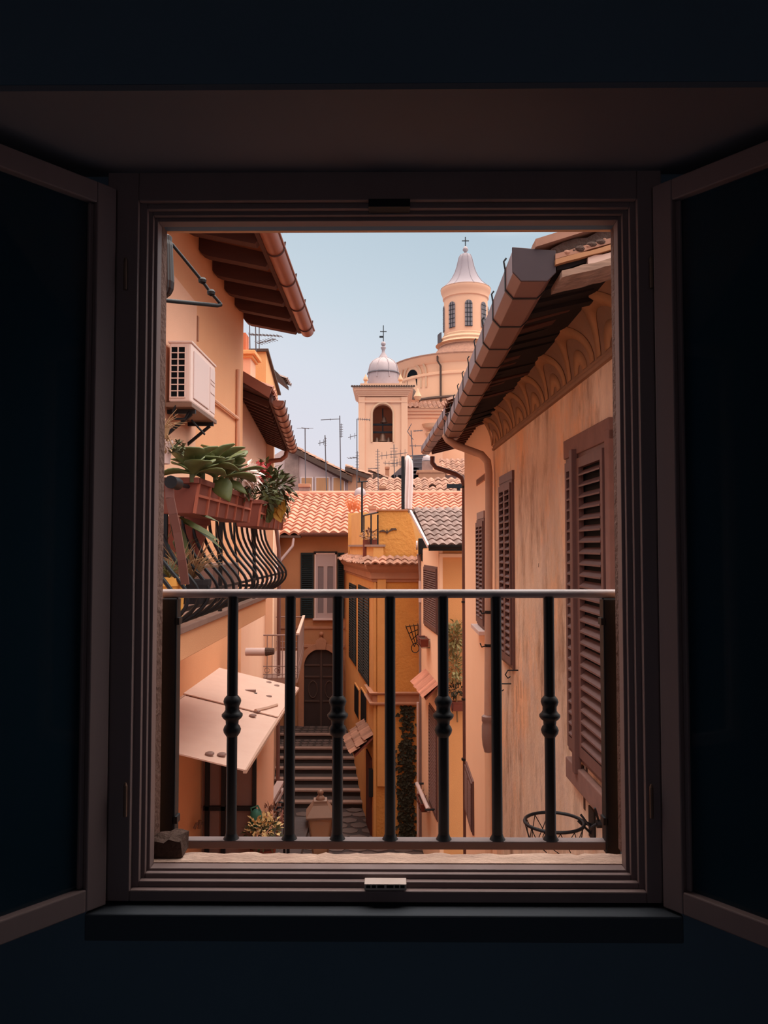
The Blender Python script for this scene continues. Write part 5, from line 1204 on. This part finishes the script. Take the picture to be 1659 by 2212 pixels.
m = MB(); zk = zs_ + dr; m.prism([(dcx - .16, FY - .16, zk - .02), (dcx + .16, FY - .16, zk - .02), (dcx + .2, FY - .16, zk + .28), (dcx + .1, FY - .16, zk + .36), (dcx, FY - .16, zk + .44), (dcx - .1, FY - .16, zk + .36), (dcx - .2, FY - .16, zk + .28)], (0, .16, 0)); m.lathe([(.02, 0), (.03, .05), (.07, .08), (.08, .13), (.06, .18), (.01, .2)], (dcx, FY - .08, zk + .42), 12); m.build('keystone', M_corn, fh)

# loose cords, rooftop weeds
lc = thing('cord_loop', 'white cords looping between the pink wall and the brown downpipe behind the balcony', 'cord', at(575, 1260, 12))
for dy in (0, 8):
    m = MB(); m.tube([at(563, 1262 + dy, 12), at(578, 1258 + dy, 13), at(592, 1240 + dy, 14.5), at(600, 1215 + dy, 16)], .008, 5); m.build('cord', M_wframe, lc)
rw = thing('rooftop_weeds', 'tuft of dry orange weeds on the terracotta roof beside the T shaped pole', 'plant', at(765, 1110, 29.5))
m = MB()
for px in (756, 765, 774): spray(m, at(px, 1106, 29.6), 34, .62, .008, .7, 1)
m.build('dry_stalks', mat('orange stalk', (214, 130, 84), .9), rw)
# ================================================================ ROOFSCAPE
t = thing('rear_tiled_roof', 'weathered tiled roof rising behind the long terracotta ridge', 'roof', at(890, 1066, 37))
p = at(788, 1070, 37); q = at(1010, 1070, 37)
m = MB(); tile_roof(m, (p.x, 37, p.z - .1), (1, 0, 0), (0, 1, .35), q.x - p.x, 3.4, cw=.34, rl=.42, amp=.1, jit=.06, skip=.02); m.build('tiles', M_tile3, t)
m = MB(); m.hexa([(p.x, 37, 0), (q.x, 37, 0), (q.x, 40.3, 0), (p.x, 40.3, 0), (p.x, 37, p.z - .2), (q.x, 37, p.z - .2), (q.x, 40.3, p.z + .95), (p.x, 40.3, p.z + .95)]); m.build('wall', M_corn, t)
def g(px, py, Y=42): return at(px, py, Y)
gh = thing('gable_house', 'grey gabled house with boarded openings left of the bell tower', 'building', g(700, 1066))
Yg = 42
m = MB(); m.prism([g(590, 1072), g(800, 1072), g(757, 1032), g(650, 975), g(625, 962), g(590, 985)], (0, 4, 0)); m.build('gable_wall', M_grey, gh)
m = MB(); m.prism([g(612, 1072, 41.9), g(645, 1072, 41.9), g(645, 975, 41.9), g(632, 962, 41.9), g(616, 966, 41.9)], (0, .6, 0)); m.build('rough_chimney_breast', M_rough, gh)
def rslab(x0, y0, x1, y1, name, M, t=.28, Y0=41.6, dep=4.6, par=gh, tl=True):
    a_, b_ = at(x0, y0, Y0), at(x1, y1, Y0); m = MB(); m.prism([a_, b_, b_ - Z3 * t, a_ - Z3 * t], (0, dep, 0)); m.build(name, M, par)
    if tl:
        m = MB(); d = (a_ - b_); tile_roof(m, b_ + Z3 * .04, (0, 1, 0), d, dep, d.length, cw=.42, rl=.4, amp=.1, jit=.05); m.build('roof_tiles', M_tile3, par)
rslab(622, 961, 760, 1030, 'roof_slab', M_mortar)
m = MB(); m.prism([g(645, 978, 41.75), g(752, 1037, 41.75), g(752, 1043, 41.75), g(645, 986, 41.75)], (0, .2, 0)); m.build('barge_board', M_beam, gh)
for x0, x1 in ((649, 676), (681, 712), (718, 745)):
    m = MB(); a_, b_ = g(x0, 1030, 41.9), g(x1, 1064, 41.9); m.box(a_.x, b_.x, 41.88, 41.99, b_.z, a_.z); f = m.build('window', M_wframe, gh)
    m = MB(); m.box(a_.x + .06, b_.x - .06, 41.85, 41.88, b_.z, a_.z - .06); m.build('wooden_panel', M_wood, f)
m = MB(); m.prism([g(752, 1072, 41.8), g(800, 1072, 41.8), g(795, 1020, 41.8), g(752, 1016, 41.8)], (0, 3, 0)); m.build('side_wall', M_corn, gh)
rslab(745, 1008, 800, 1028, 'side_roof', M_mortar, t=.2)
lr = thing('low_sloping_roof', 'low dark tiled roof sloping down in front of the bell tower foot', 'roof', g(850, 1060))
rslab(795, 1016, 892, 1058, 'roof_slab', M_mortar, t=.4, Y0=44, dep=4, par=lr)
m = MB(); m.prism([g(795, 1060, 44.2), g(885, 1060, 44.2), g(795, 1022, 44.2)], (0, 3, 0)); m.build('wall', M_corn, lr)
cr1 = thing('round_vent_cowl', 'grey dome shaped chimney cowl beside the T shaped pole', 'chimney', at(778, 1068, 33))
m = MB(); q = at(778, 1070, 33.4); m.lathe([(.22, -.2), (.26, .0), (.26, .1), (.2, .24), (.1, .32), (.01, .34)], q, 14); m.build('cowl', M_lead, cr1, smooth=50)
# small chimneys and roof things
def chim(px0, px1, pyt, pyb, Y, M, label, cap=True, cat='chimney'):
    a_, b_ = at(px0, pyt, Y), at(px1, pyb, Y); t = thing('rooftop_chimney', label, cat, ((a_.x + b_.x) / 2, Y, b_.z)); w = b_.x - a_.x
    m = MB(); m.box(a_.x, b_.x, Y, Y + w * .8, b_.z, a_.z); m.build('shaft', M, t)
    if cap: m = MB(); m.box(a_.x - w * .08, b_.x + w * .08, Y - .05, Y + w * .9, a_.z - .08, a_.z + .06); m.build('cap', M_corn, t, bevel=.01)
    return t
chim(905, 962, 1018, 1050, 43, M_corn, 'wide stepped plaster chimney right of the closed parasol')
t = chim(912, 935, 996, 1018, 43.5, M_rough, 'small domed chimney on top of the stepped one', cap=False)
m = MB(); q = at(923, 996, 43.9); m.lathe([(.3, 0), (.28, .15), (.18, .28), (.02, .34)], q, 14); m.build('dome', M_lead, t, smooth=50)
chim(819, 833, 1052, 1075, 37.4, M_tile3, 'low square terracotta chimney on the rear roof left of the parasol')
chim(797, 812, 1096, 1110, 30, M_pipe, 'small fluted vent on the terrace edge beside the T shaped pole')
chim(832, 841, 1010, 1060, 46, M_corn, 'small brown chimney at the foot of the bell tower')
chim(646, 668, 1048, 1070, 33.4, M_rough, 'small masonry vent carrying an antenna on the long ridge')
t = thing('grey_dormer', 'grey metal dormer with dark panes between tower foot and parasol', 'dormer', at(860, 1055, 46))
m = MB(); m.prism([at(838, 1052, 46), at(905, 1052, 46), at(905, 1012, 46), at(872, 1004, 46), at(838, 1035, 46)], (0, 2, 0)); m.build('body', mat('grey cladding', (104, 92, 96), .7, var=.4, scale=1), t)
m = MB(); 
for i in range(4): a_, b_ = at(846 + i * 14, 1026, 45.9), at(855 + i * 14, 1048, 45.9); m.box(a_.x, b_.x, 45.9, 46, b_.z, a_.z)
m.build('pane', M_dark, t)
t = thing('grey_dormer', 'dark framed roof lantern right of the closed parasol', 'dormer', at(900, 1030, 46))
m = MB(); m.prism([at(886, 1045, 46), at(918, 1045, 46), at(914, 985, 46), at(892, 985, 46)], (0, 2, 0)); m.build('body', MATS['grey cladding'], t)
m = MB()
for i in range(6): m.tube([at(884, 985 + i * 8, 45.8), at(922, 983 + i * 8, 45.8)], .04, 5)
m.build('grey_frame', M_ant, t)
t = thing('right_rear_roof', 'brown tiled roof behind the small gutter at the right', 'roof', at(975, 1030, 44))
p = at(952, 1026, 44); q = at(1012, 1026, 44)
m = MB(); tile_roof(m, p, (1, 0, 0), (0, 1, .6), q.x - p.x, 2.0, cw=.3, rl=.35, amp=.1, jit=.05); m.build('tiles', M_tile3, t)
m = MB(); m.box(p.x, q.x, 44.1, 46, 0, p.z); m.build('wall', M_rough, t)
t = thing('roof_spotlight', 'small dark floodlight on the rear tiled roof beside the brown downpipe', 'lamp', at(985, 1068, 36))
m = MB(); q = at(982, 1050, 36); m.box(q.x - .35, q.x + .35, 36, 36.2, q.z - .08, q.z + .1); m.build('head', M_iron, t); m = MB(); m.tube([at(990, 1050, 36.1), at(992, 1070, 36.1)], .08, 6); m.build('stand', M_iron, t)

# ================================================================ CHURCH
CYt = 60.0
def c_(px, py, Y=CYt): return at(px, py, Y)
bt_ = thing('bell_tower', 'square bell tower with grey lead cupola, arched opening and iron cross', 'tower', c_(828, 1040))
X0, X1 = c_(775, 900).x, c_(880, 900).x; D = 4.2
zt = c_(830, 858).z; z0 = -3
ax0, ax1 = c_(805, 900).x, c_(848, 900).x; az0, azt = c_(826, 955).z, c_(826, 872).z; ar = (ax1 - ax0) / 2; acx = (ax0 + ax1) / 2
def arch_wall(mb, Y0, Y1):
    n = 16; pts = arch_pts(acx, azt - ar, ar, n)
    out_ = []
    mb.box(X0, ax0, Y0, Y1, z0, zt); mb.box(ax1, X1, Y0, Y1, z0, zt); mb.box(ax0, ax1, Y0, Y1, z0, az0)
    for (xa_, za_), (xb_, zb_2) in zip(pts, pts[1:]):
        mb.hexa([(xa_, Y0, za_), (xb_, Y0, zb_2), (xb_, Y1, zb_2), (xa_, Y1, za_), (xa_, Y0, zt), (xb_, Y0, zt), (xb_, Y1, zt), (xa_, Y1, zt)])
m = MB(); arch_wall(m, 60, 60.6); m.box(X0, X1, 60 + D - .6, 60 + D, z0, zt); m.box(X0 + .5, X1 - .5, 60.55, 60 + D, zt - .3, zt); m.box(X0, X0 + .4, 60.6, 60 + D - .6, z0, zt); m.box(X1 - .4, X1, 60.6, 60 + D - .6, z0, zt); m.box(X0 + .5, X1 - .5, 60.55, 60 + D - .5, az0 - .6, az0 - .01); m.build('wall', M_cream, bt_)
m = MB()
for a_, b_ in ((X0, X0 + .45), (X1 - .45, X1)): m.box(a_ - .02, b_ + .02, 59.9, 60, z0, zt)
m.box(X0, X1, 59.88, 60, c_(828, 870).z, c_(828, 866).z); m.build('corner_pilaster', M_cream, bt_)
m = MB(); pts = arch_pts(acx, azt - ar, ar + .12, 18); pin = arch_pts(acx, azt - ar, ar, 18)
for (a_, b_), (c1_, d1_), (e_, f_), (g_, h_) in zip(pts, pts[1:], pin, pin[1:]): m.hexa([(e_, 59.9, f_), (g_, 59.9, h_), (g_, 60, h_), (e_, 60, f_), (a_, 59.9, b_), (c1_, 59.9, d1_), (c1_, 60, d1_), (a_, 60, b_)])
m.box(ax0 - .12, ax0, 59.9, 60, az0, azt - ar); m.box(ax1, ax1 + .12, 59.9, 60, az0, azt - ar); m.build('arch_moulding', M_creamd, bt_)
m = MB(); zc2 = c_(828, 856).z
for i, (e, h0, h1) in enumerate(((.06, 0, .12), (.14, .12, .24), (.24, .24, .4), (.38, .4, .52), (.46, .52, .64))): m.box(X0 - e, X1 + e, 60 - e, 60 + D + e, zc2 + h0, zc2 + h1)
m.build('cornice', M_cream, bt_, bevel=.02)
zt3 = zc2 + .64
m = MB()
for k in range(26): x = X0 - .5 + k * (X1 - X0 + 1) / 25; m.tube([(x, 59.45, zt3 + .03), (x, 60.4, zt3 + .22)], .09, 6)
m.build('cornice_tiles', M_mortar, bt_)
m = MB(); m.box(X0 + .1, X1 - .1, 60.2, 60 + D - .2, zt3, zt3 + .4); m.build('attic', M_cream, bt_)
dcx_, dcy_ = (X0 + X1) / 2, 60 + D / 2; kz = lambda py: at(828, py, dcy_).z
RD_ = at(861, 1, dcy_).x - at(828, 1, dcy_).x
m = MB(); prof = [(RD_ * 1.02, zt3 + .2), (RD_ * 1.02, kz(820)), (RD_ * .99, kz(810)), (RD_ * 1.0, kz(807)), (RD_ * .98, kz(800)), (RD_ * .9, kz(790)), (RD_ * .72, kz(782)), (RD_ * .45, kz(776)), (RD_ * .3, kz(774)), (RD_ * .26, kz(770)), (RD_ * .1, kz(762)), (RD_ * .1, kz(756)), (RD_ * .17, kz(752)), (RD_ * .16, kz(750)), (RD_ * .06, kz(748)), (RD_ * .05, kz(746))]
m.lathe(prof, (dcx_, dcy_, 0), 32); dm = m.build('cupola', M_lead, bt_, smooth=40)
for k in range(8):
    t_ = 2 * math.pi * (k + .5) / 8; m = MB(); m.tube([(dcx_ + r * 1.01 * math.cos(t_), dcy_ + r * 1.01 * math.sin(t_), z) for r, z in prof[1:9]], .045, 5); m.build('rib', M_lead, dm)
m = MB(); m.lathe([(RD_ * 1.03, kz(809)), (RD_ * 1.05, kz(808)), (RD_ * 1.03, kz(806))], (dcx_, dcy_, 0), 32); m.build('band', M_ant, dm)
def cross(cx, cy, z0, z1, w, par, tk, vane=False):
    m = MB(); m.tube([(cx, cy, z0), (cx, cy, z1)], tk, 6); zc = z0 + (z1 - z0) * .62; m.tube([(cx - w, cy, zc), (cx + w, cy, zc)], tk, 6)
    if vane: m.box(cx - w * 1.2, cx, cy - .01, cy + .01, z0 + .3, z0 + .45)
    m.build('cross', M_iron, par)
m = MB(); r = .2; zz = kz(743); m.lathe([(.02, -r), (r * .7, -r * .7), (r, 0), (r * .7, r * .7), (.03, r)], (dcx_, dcy_, zz), 14); m.build('ball', M_lead, bt_, smooth=60)
cross(dcx_, dcy_, zz + r, kz(703), .26, bt_, .035, True)
for px in (790, 865):
    q = at(px, 832, 60.6); m = MB(); m.lathe([(.22, -.4), (.22, -.1), (.12, -.05), (.1, .1), (.2, .2), (.17, .35), (.08, .5), (.02, .65)], (q.x, 60.6, q.z + .2), 10); m.build('pinnacle', M_creamd, bt_, smooth=40)
# bells and louvre frame inside
m = MB(); m.tube([(acx, 61, az0 + .1), (acx, 61, azt - .2)], .05, 6)
for zz in (az0 + .9, az0 + 1.5): m.beam((ax0, 61, zz), (ax1, 61, zz), .12, .14)
m.build('bell_frame', M_iron, bt_)
for x, zz, s in ((acx, az0 + .15, .42), (ax0 + .3, az0 + .1, .25), (ax1 - .3, az0 + .1, .25), (acx + .1, az0 + 1.65, .3)):
    m = MB(); m.lathe([(s, 0), (s * .9, .05), (s * .62, s * .6), (s * .5, s * 1.2), (s * .3, s * 1.5), (.03, s * 1.6)], (x, 61, zz), 16); m.build('bell', mat('bell bronze', (120, 92, 78), .5, .5), bt_, smooth=50)

RY = 80.0
ro_ = thing('domed_rotunda', 'round church drum with slender windowed lantern and pale bell shaped spire', 'church', at(1003, 1000, RY))
ccx = at(1003, 1, RY).x; kR = RY / F_PX
def zz_(py, Y=RY): return at(1003, py, Y).z
RR = 160 * kR
zedge = at(1003, 762, RY - RR).z
m = MB(); m.lathe([(RR * .97, 0), (RR * .97, zedge - 1.9), (RR * .985, zedge - 1.8), (RR * .985, zedge - 1.6), (RR * .96, zedge - 1.5), (RR * .96, zedge - .7), (RR * .98, zedge - .6), (RR * 1.0, zedge - .3), (RR * 1.03, zedge - .1), (RR * 1.03, zedge)], (ccx, RY, 0), 64); m.build('drum', mat('pale church plaster', (232, 178, 144), .92, var=.35, scale=.4, col2=(214, 156, 124)), ro_, smooth=30)
m = MB(); m.lathe([(RR * 1.045, zedge), (RR * 1.045, zedge + .1), (RR * .5, zedge + .9), (100 * kR * .55, zz_(742) - .3)], (ccx, RY, 0), 64); m.build('drum_roof', M_tile3, ro_)
# arched blind niches on the drum
def on_drum(px, r_=.97):
    x = at(px, 1, RY - RR * .8).x; s = max(-.99, min(.99, (x - ccx) / (RR * r_))); return math.asin(s)
for px in (889, 1070):
    th = on_drum(px); zc3 = at(889, 812, RY - RR * .7).z; m = MB()
    def DP(a_, z_, e): r_ = RR * .96 + e; t2 = th + a_ / (RR * .96); return V((ccx + r_ * math.sin(t2), RY - r_ * math.cos(t2), z_))
    for R1, R0_, e in ((1.95, 1.75, .14), (1.35, 1.15, .12)):
        po = [(-R1, zc3 - 1.2)] + arch_pts(0, zc3, R1, 16) + [(R1, zc3 - 1.2)]; pi_ = [(-R0_, zc3 - 1.2)] + arch_pts(0, zc3, R0_, 16) + [(R0_, zc3 - 1.2)]
        for A_, B_, C_, D_ in zip(po, po[1:], pi_, pi_[1:]): m.hexa([DP(*C_, e), DP(*D_, e), DP(*D_, -.1), DP(*C_, -.1), DP(*A_, e), DP(*B_, e), DP(*B_, -.1), DP(*A_, -.1)])
    m.build('niche_arch', M_creamd, ro_)
    m = MB(); pp_ = [(-.75, zc3 - .9)] + arch_pts(0, zc3, .75, 12) + [(.75, zc3 - .9)]; k_ = len(pp_)
    m.add([DP(*p, .08) for p in pp_] + [DP(*p, -.1) for p in pp_], [tuple(range(k_))] + [(i, (i + 1) % k_, (i + 1) % k_ + k_, i + k_) for i in range(k_)]); m.build('lunette_window', M_dark, ro_)
# drum downpipe
m = MB(); th = on_drum(945); P0 = lambda py, e=.2, dx=0: V((ccx + (RR * .99 + e) * math.sin(th) + dx, RY - (RR * .99 + e) * math.cos(th), at(945, py, RY - RR * .95).z))
m.tube([P0(762), P0(778), P0(788, .1, .25), P0(868, .1, .25), P0(872, .1, .1), P0(888, .1, .1), P0(902, .5, .6)], .09, 6); m.build('drum_downpipe', M_mortar, ro_)
m = MB(); m.lathe([(RR * 1.0, at(945, 857, RY - RR).z), (RR * 1.02, at(945, 856, RY - RR).z), (RR * 1.0, at(945, 852, RY - RR).z)], (ccx, RY, 0), 64); m.build('drum_string_course', M_mortar, ro_)
# lower apse body
zq = at(920, 880, 66).z
ap = thing('lower_church_wing', 'lower church wing with tiled edge between bell tower and the big gutter', 'church', at(930, 1000, 66))
x0, x1 = at(880, 1, 66).x, at(953, 1, 66).x
m = MB(); m.box(x0 - 1, x1, 66, 72, -3, zq - .6); m.build('wall', M_cream, ap)
m = MB()
for e, h0, h1 in ((.1, -.9, -.6), (.25, -.6, -.35), (.4, -.35, -.1)): m.box(x0 - 1, x1 + e, 66 - e, 72, zq + h0, zq + h1)
m.build('cornice', M_cream, ap, bevel=.03)
m = MB(); tile_roof(m, (x0 - 1, 65.5, zq - .1), (1, 0, 0), (0, 1, .3), x1 - x0 + 1.5, 4, cw=.4, rl=.5, amp=.12); m.build('roof_tiles', M_tile3, ap)
m = MB(); q = at(935, 930, 65.7); m.lathe([(.3, -.4), (.8, -.2), (.9, .1), (.6, .4), (1.0, .6), (1.1, .9)], (at(940, 1, 65.9).x, 66.4, q.z - .3), 16, sx=1.2); m.build('volute', M_creamd, ap, smooth=40)
# little round turret
tu = thing('small_round_turret', 'small round turret with tiled cap between bell tower and drum', 'turret', at(888, 900, 67))
q = at(889, 870, 68); rT = 17 * 68 / F_PX
m = MB(); m.lathe([(rT, at(889, 905, 68).z), (rT, at(889, 866, 68).z), (rT * 1.08, at(889, 864, 68).z), (rT * 1.08, at(889, 862, 68).z)], (q.x, 69, 0), 24); m.build('wall', M_cream, tu, smooth=30)
m = MB(); m.lathe([(rT * 1.2, at(889, 862, 68).z), (rT * 1.2, at(889, 860, 68).z), (rT * .8, at(889, 845, 68).z), (rT * .4, at(889, 836, 68).z), (.05, at(889, 833, 68).z)], (q.x, 69, 0), 24); m.build('tiled_cap', M_mortar, tu, smooth=30)
m = MB(); m.box(q.x - .35, q.x + .1, 68.0, 69, at(889, 898, 68).z, at(889, 886, 68).z); m.build('slit_window', M_dark, tu)
m = MB(); m.lathe([(.2, 0), (.35, .3), (.2, .6), (.05, 1.0)], (at(901, 1, 66).x, 66.5, at(889, 862, 66).z), 10); m.build('ornament', M_creamd, tu)
# lantern
RLn = 50 * kR
m = MB(); base = [(66, 748), (60, 745), (58, 742), (59, 738), (56, 735), (54, 733)]
m.lathe([(a_ * kR, zz_(b_)) for a_, b_ in [(58, 760), (58, 750)] + base + [(50, 733), (50, 728), (47.5, 726)]], (ccx, RY, 0), 48); ln = m.build('lantern_base', M_creamd, ro_, smooth=30)
m = MB(); m.lathe([(47.5 * kR, zz_(730)), (47.5 * kR, zz_(650)), (50 * kR, zz_(648)), (50 * kR, zz_(643)), (52 * kR, zz_(637)), (54 * kR, zz_(633)), (54.5 * kR, zz_(629)), (54.5 * kR, zz_(626))], (ccx, RY, 0), 48); lt = m.build('lantern', M_cream, ro_, smooth=30)
sp = [(55, 627), (48, 622), (38, 613), (30, 602), (24, 590), (20, 578), (17.5, 568), (15, 558), (11, 551), (5, 547.5), (2.5, 546)]
m = MB(); m.lathe([(a_ * kR, zz_(b_)) for a_, b_ in sp], (ccx, RY, 0), 48); spi = m.build('spire', M_spire, ro_, smooth=50)
for k in range(8):
    t_ = 2 * math.pi * (k + .3) / 8; m = MB(); m.tube([(ccx + a_ * kR * math.cos(t_), RY + a_ * kR * math.sin(t_), zz_(b_)) for a_, b_ in sp[:-2]], .05, 4); m.build('seam', M_spire, spi)
m = MB(); r = .3; z5 = zz_(540); m.lathe([(.08, -.5), (.2, -.35), (.1, -.28), (r, 0), (.2, .25), (.05, .38)], (ccx, RY, z5), 14); m.build('ball', M_lead, ro_, smooth=60)
cross(ccx, RY, z5 + .3, zz_(512), .36, ro_, .05)
for k in range(8):
    th = math.radians(-42 + 45 * k + 0) + math.radians(.0); th = math.radians(2 + 45 * (k - 1))
    nr = V((math.sin(th), -math.cos(th), 0)); tn = V((math.cos(th), math.sin(th), 0)); c0 = V((ccx, RY, 0)) + nr * 47.0 * kR
    w = 8 * kR; zb3, zt4 = zz_(717), zz_(662); m = MB()
    m.prism([c0 + tn * x + Z3 * z for x, z in [(-w, zb3)] + arch_pts(0, zt4 - w, w, 12) + [(w, zb3)]], nr * .09); f = m.build('window', mat('window lead grey', (120, 108, 110), .5), lt)
    m = MB()
    for x in (-w / 2.6, w / 2.6): m.fbox(c0, tn, nr, x - .03, x + .03, zb3, zt4 - .1, .08, .12)
    for i in range(6): z = zb3 + (zt4 - w - zb3) * i / 5; m.fbox(c0, tn, nr, -w, w, z - .025, z + .025, .08, .12)
    po, pi_ = arch_pts(0, zt4 - w, w * 1.25, 12), arch_pts(0, zt4 - w, w, 12)
    m.build('glazing_bars', M_iron, lt)
m = MB()
for k in range(24):
    t_ = math.pi * (.97 + .17 * k / 23); 
    m.tube([(ccx + 61 * kR * math.cos(t_), RY + 61 * kR * math.sin(t_), zz_(745)), (ccx + 61 * kR * math.cos(t_), RY + 61 * kR * math.sin(t_), zz_(725))], .03, 4)
m.tube([(ccx + 61 * kR * math.cos(math.pi * (.97 + .17 * k / 23)), RY + 61 * kR * math.sin(math.pi * (.97 + .17 * k / 23)), zz_(725)) for k in range(24)], .04, 4); m.build('walkway_rail', M_ant, ro_)

# ================================================================ ANTENNAS
def mast(px0, py0, px1, py1, Y, label, r=.02, name='tv_antenna', booms=(), dish=None):
    r *= .62; t = thing(name, label, 'antenna', at(px0, py0, Y)); m = MB(); m.tube([at(px0, py0, Y), at(px1, py1, Y)], r, 6); m.build('mast', M_ant, t)
    for kind, bx0, by0, bx1, by1, n, L in booms:
        m = MB(); p, q = at(bx0, by0, Y), at(bx1, by1, Y); m.tube([p, q], r * .75, 5); e_ = L * Y / F_PX / 2
        for i in range(n):
            o = p.lerp(q, (i + .5) / n)
            if kind == 'v': m.tube([o - Z3 * e_, o + Z3 * e_], r * .5, 4)
            elif kind == 'h': m.tube([o - V((e_, 0, 0)), o + V((e_, 0, 0))], r * .5, 4)
            else: m.tube([o - V((e_ * .5, e_, 0)), o + V((e_ * .5, e_, 0))], r * .5, 4)
        m.build('boom', M_ant, t)
    return t
mast(660, 1052, 659, 925, 33.4, 'antenna mast with small crossed top on the ridge vent at the left', .035, booms=(('h', 655, 925, 663, 925, 1, 36), ('d', 652, 924, 667, 926, 2, 14)))
mast(737, 1110, 734, 898, 38, 'tall antenna with long sideways arm in the gap of sky', .04, booms=(('v', 693, 907, 734, 905, 1, 4), ('h', 737, 945, 737, 915, 6, 8)))
mast(707, 1110, 702, 940, 38, 'short antenna with vertical element left of the tall one', .04, booms=(('v', 687, 958, 703, 954, 2, 12), ('h', 703, 965, 703, 945, 4, 5)))
mast(771, 1110, 771, 905, 38, 'antenna mast with side arm in front of the bell tower edge', .035, booms=(('v', 752, 945, 771, 940, 2, 12), ('h', 772, 1020, 772, 975, 7, 8), ('v', 771, 905, 800, 907, 6, 6), ('d', 752, 990, 770, 988, 3, 20)))
mast(817, 1060, 816, 970, 36.5, 'thin antenna on the rear roof in front of the tower', .03, booms=(('h', 816, 1020, 816, 972, 8, 10), ('d', 795, 1012, 815, 1012, 3, 10)))
mast(852, 1040, 851, 960, 45, 'many armed antenna at the right foot of the bell tower', .04, booms=(('h', 851, 1010, 851, 965, 7, 16), ('v', 820, 985, 880, 978, 6, 16), ('v', 828, 1000, 870, 1003, 5, 10)))
mast(893, 1010, 888, 930, 44, 'V shaped white antenna beside the bell tower wall', .045, booms=(('d', 880, 932, 889, 915, 1, 6), ('d', 880, 932, 893, 950, 1, 6), ('v', 893, 931, 913, 930, 6, 4), ('v', 885, 963, 935, 963, 2, 6)))
mast(871, 1050, 870, 985, 47, 'short antenna behind the closed parasol', .04, booms=(('v', 855, 1000, 872, 996, 3, 16),))
mast(540, 760, 539, 700, 13.6, 'left mast of the antenna pair under the round gutter end', .016, booms=(('v', 537, 722, 548, 724, 1, 6),))
mast(553, 765, 552, 704, 13.9, 'right mast of the antenna pair carrying a fish bone boom', .018, booms=(('d', 540, 722, 608, 726, 9, 22), ('d', 556, 742, 595, 732, 7, 26)))
mast(560, 1180, 560, 500, 26, 'long horizontal antenna boom entering the sky at the top left', .03, booms=(('d', 556, 503, 646, 499, 10, 14),))

# ---------------------------------------------------------------- groups of repeats
GROUPS = {'tv_antenna': 'television antennas above the roofs', 'rooftop_chimney': 'small chimneys on the far roofs', 'flower_box': 'flower boxes on the orange house',
          'balcony_planter': 'troughs hung on the iron balcony', 'grey_dormer': 'grey dormers at the foot of the bell tower', 'flowering_plant': 'flowers in the balcony troughs'}
for o in COL.objects:
    b_ = o.name.split('.')[0]
    if o.parent is None and b_ in GROUPS: o['group'] = GROUPS[b_]
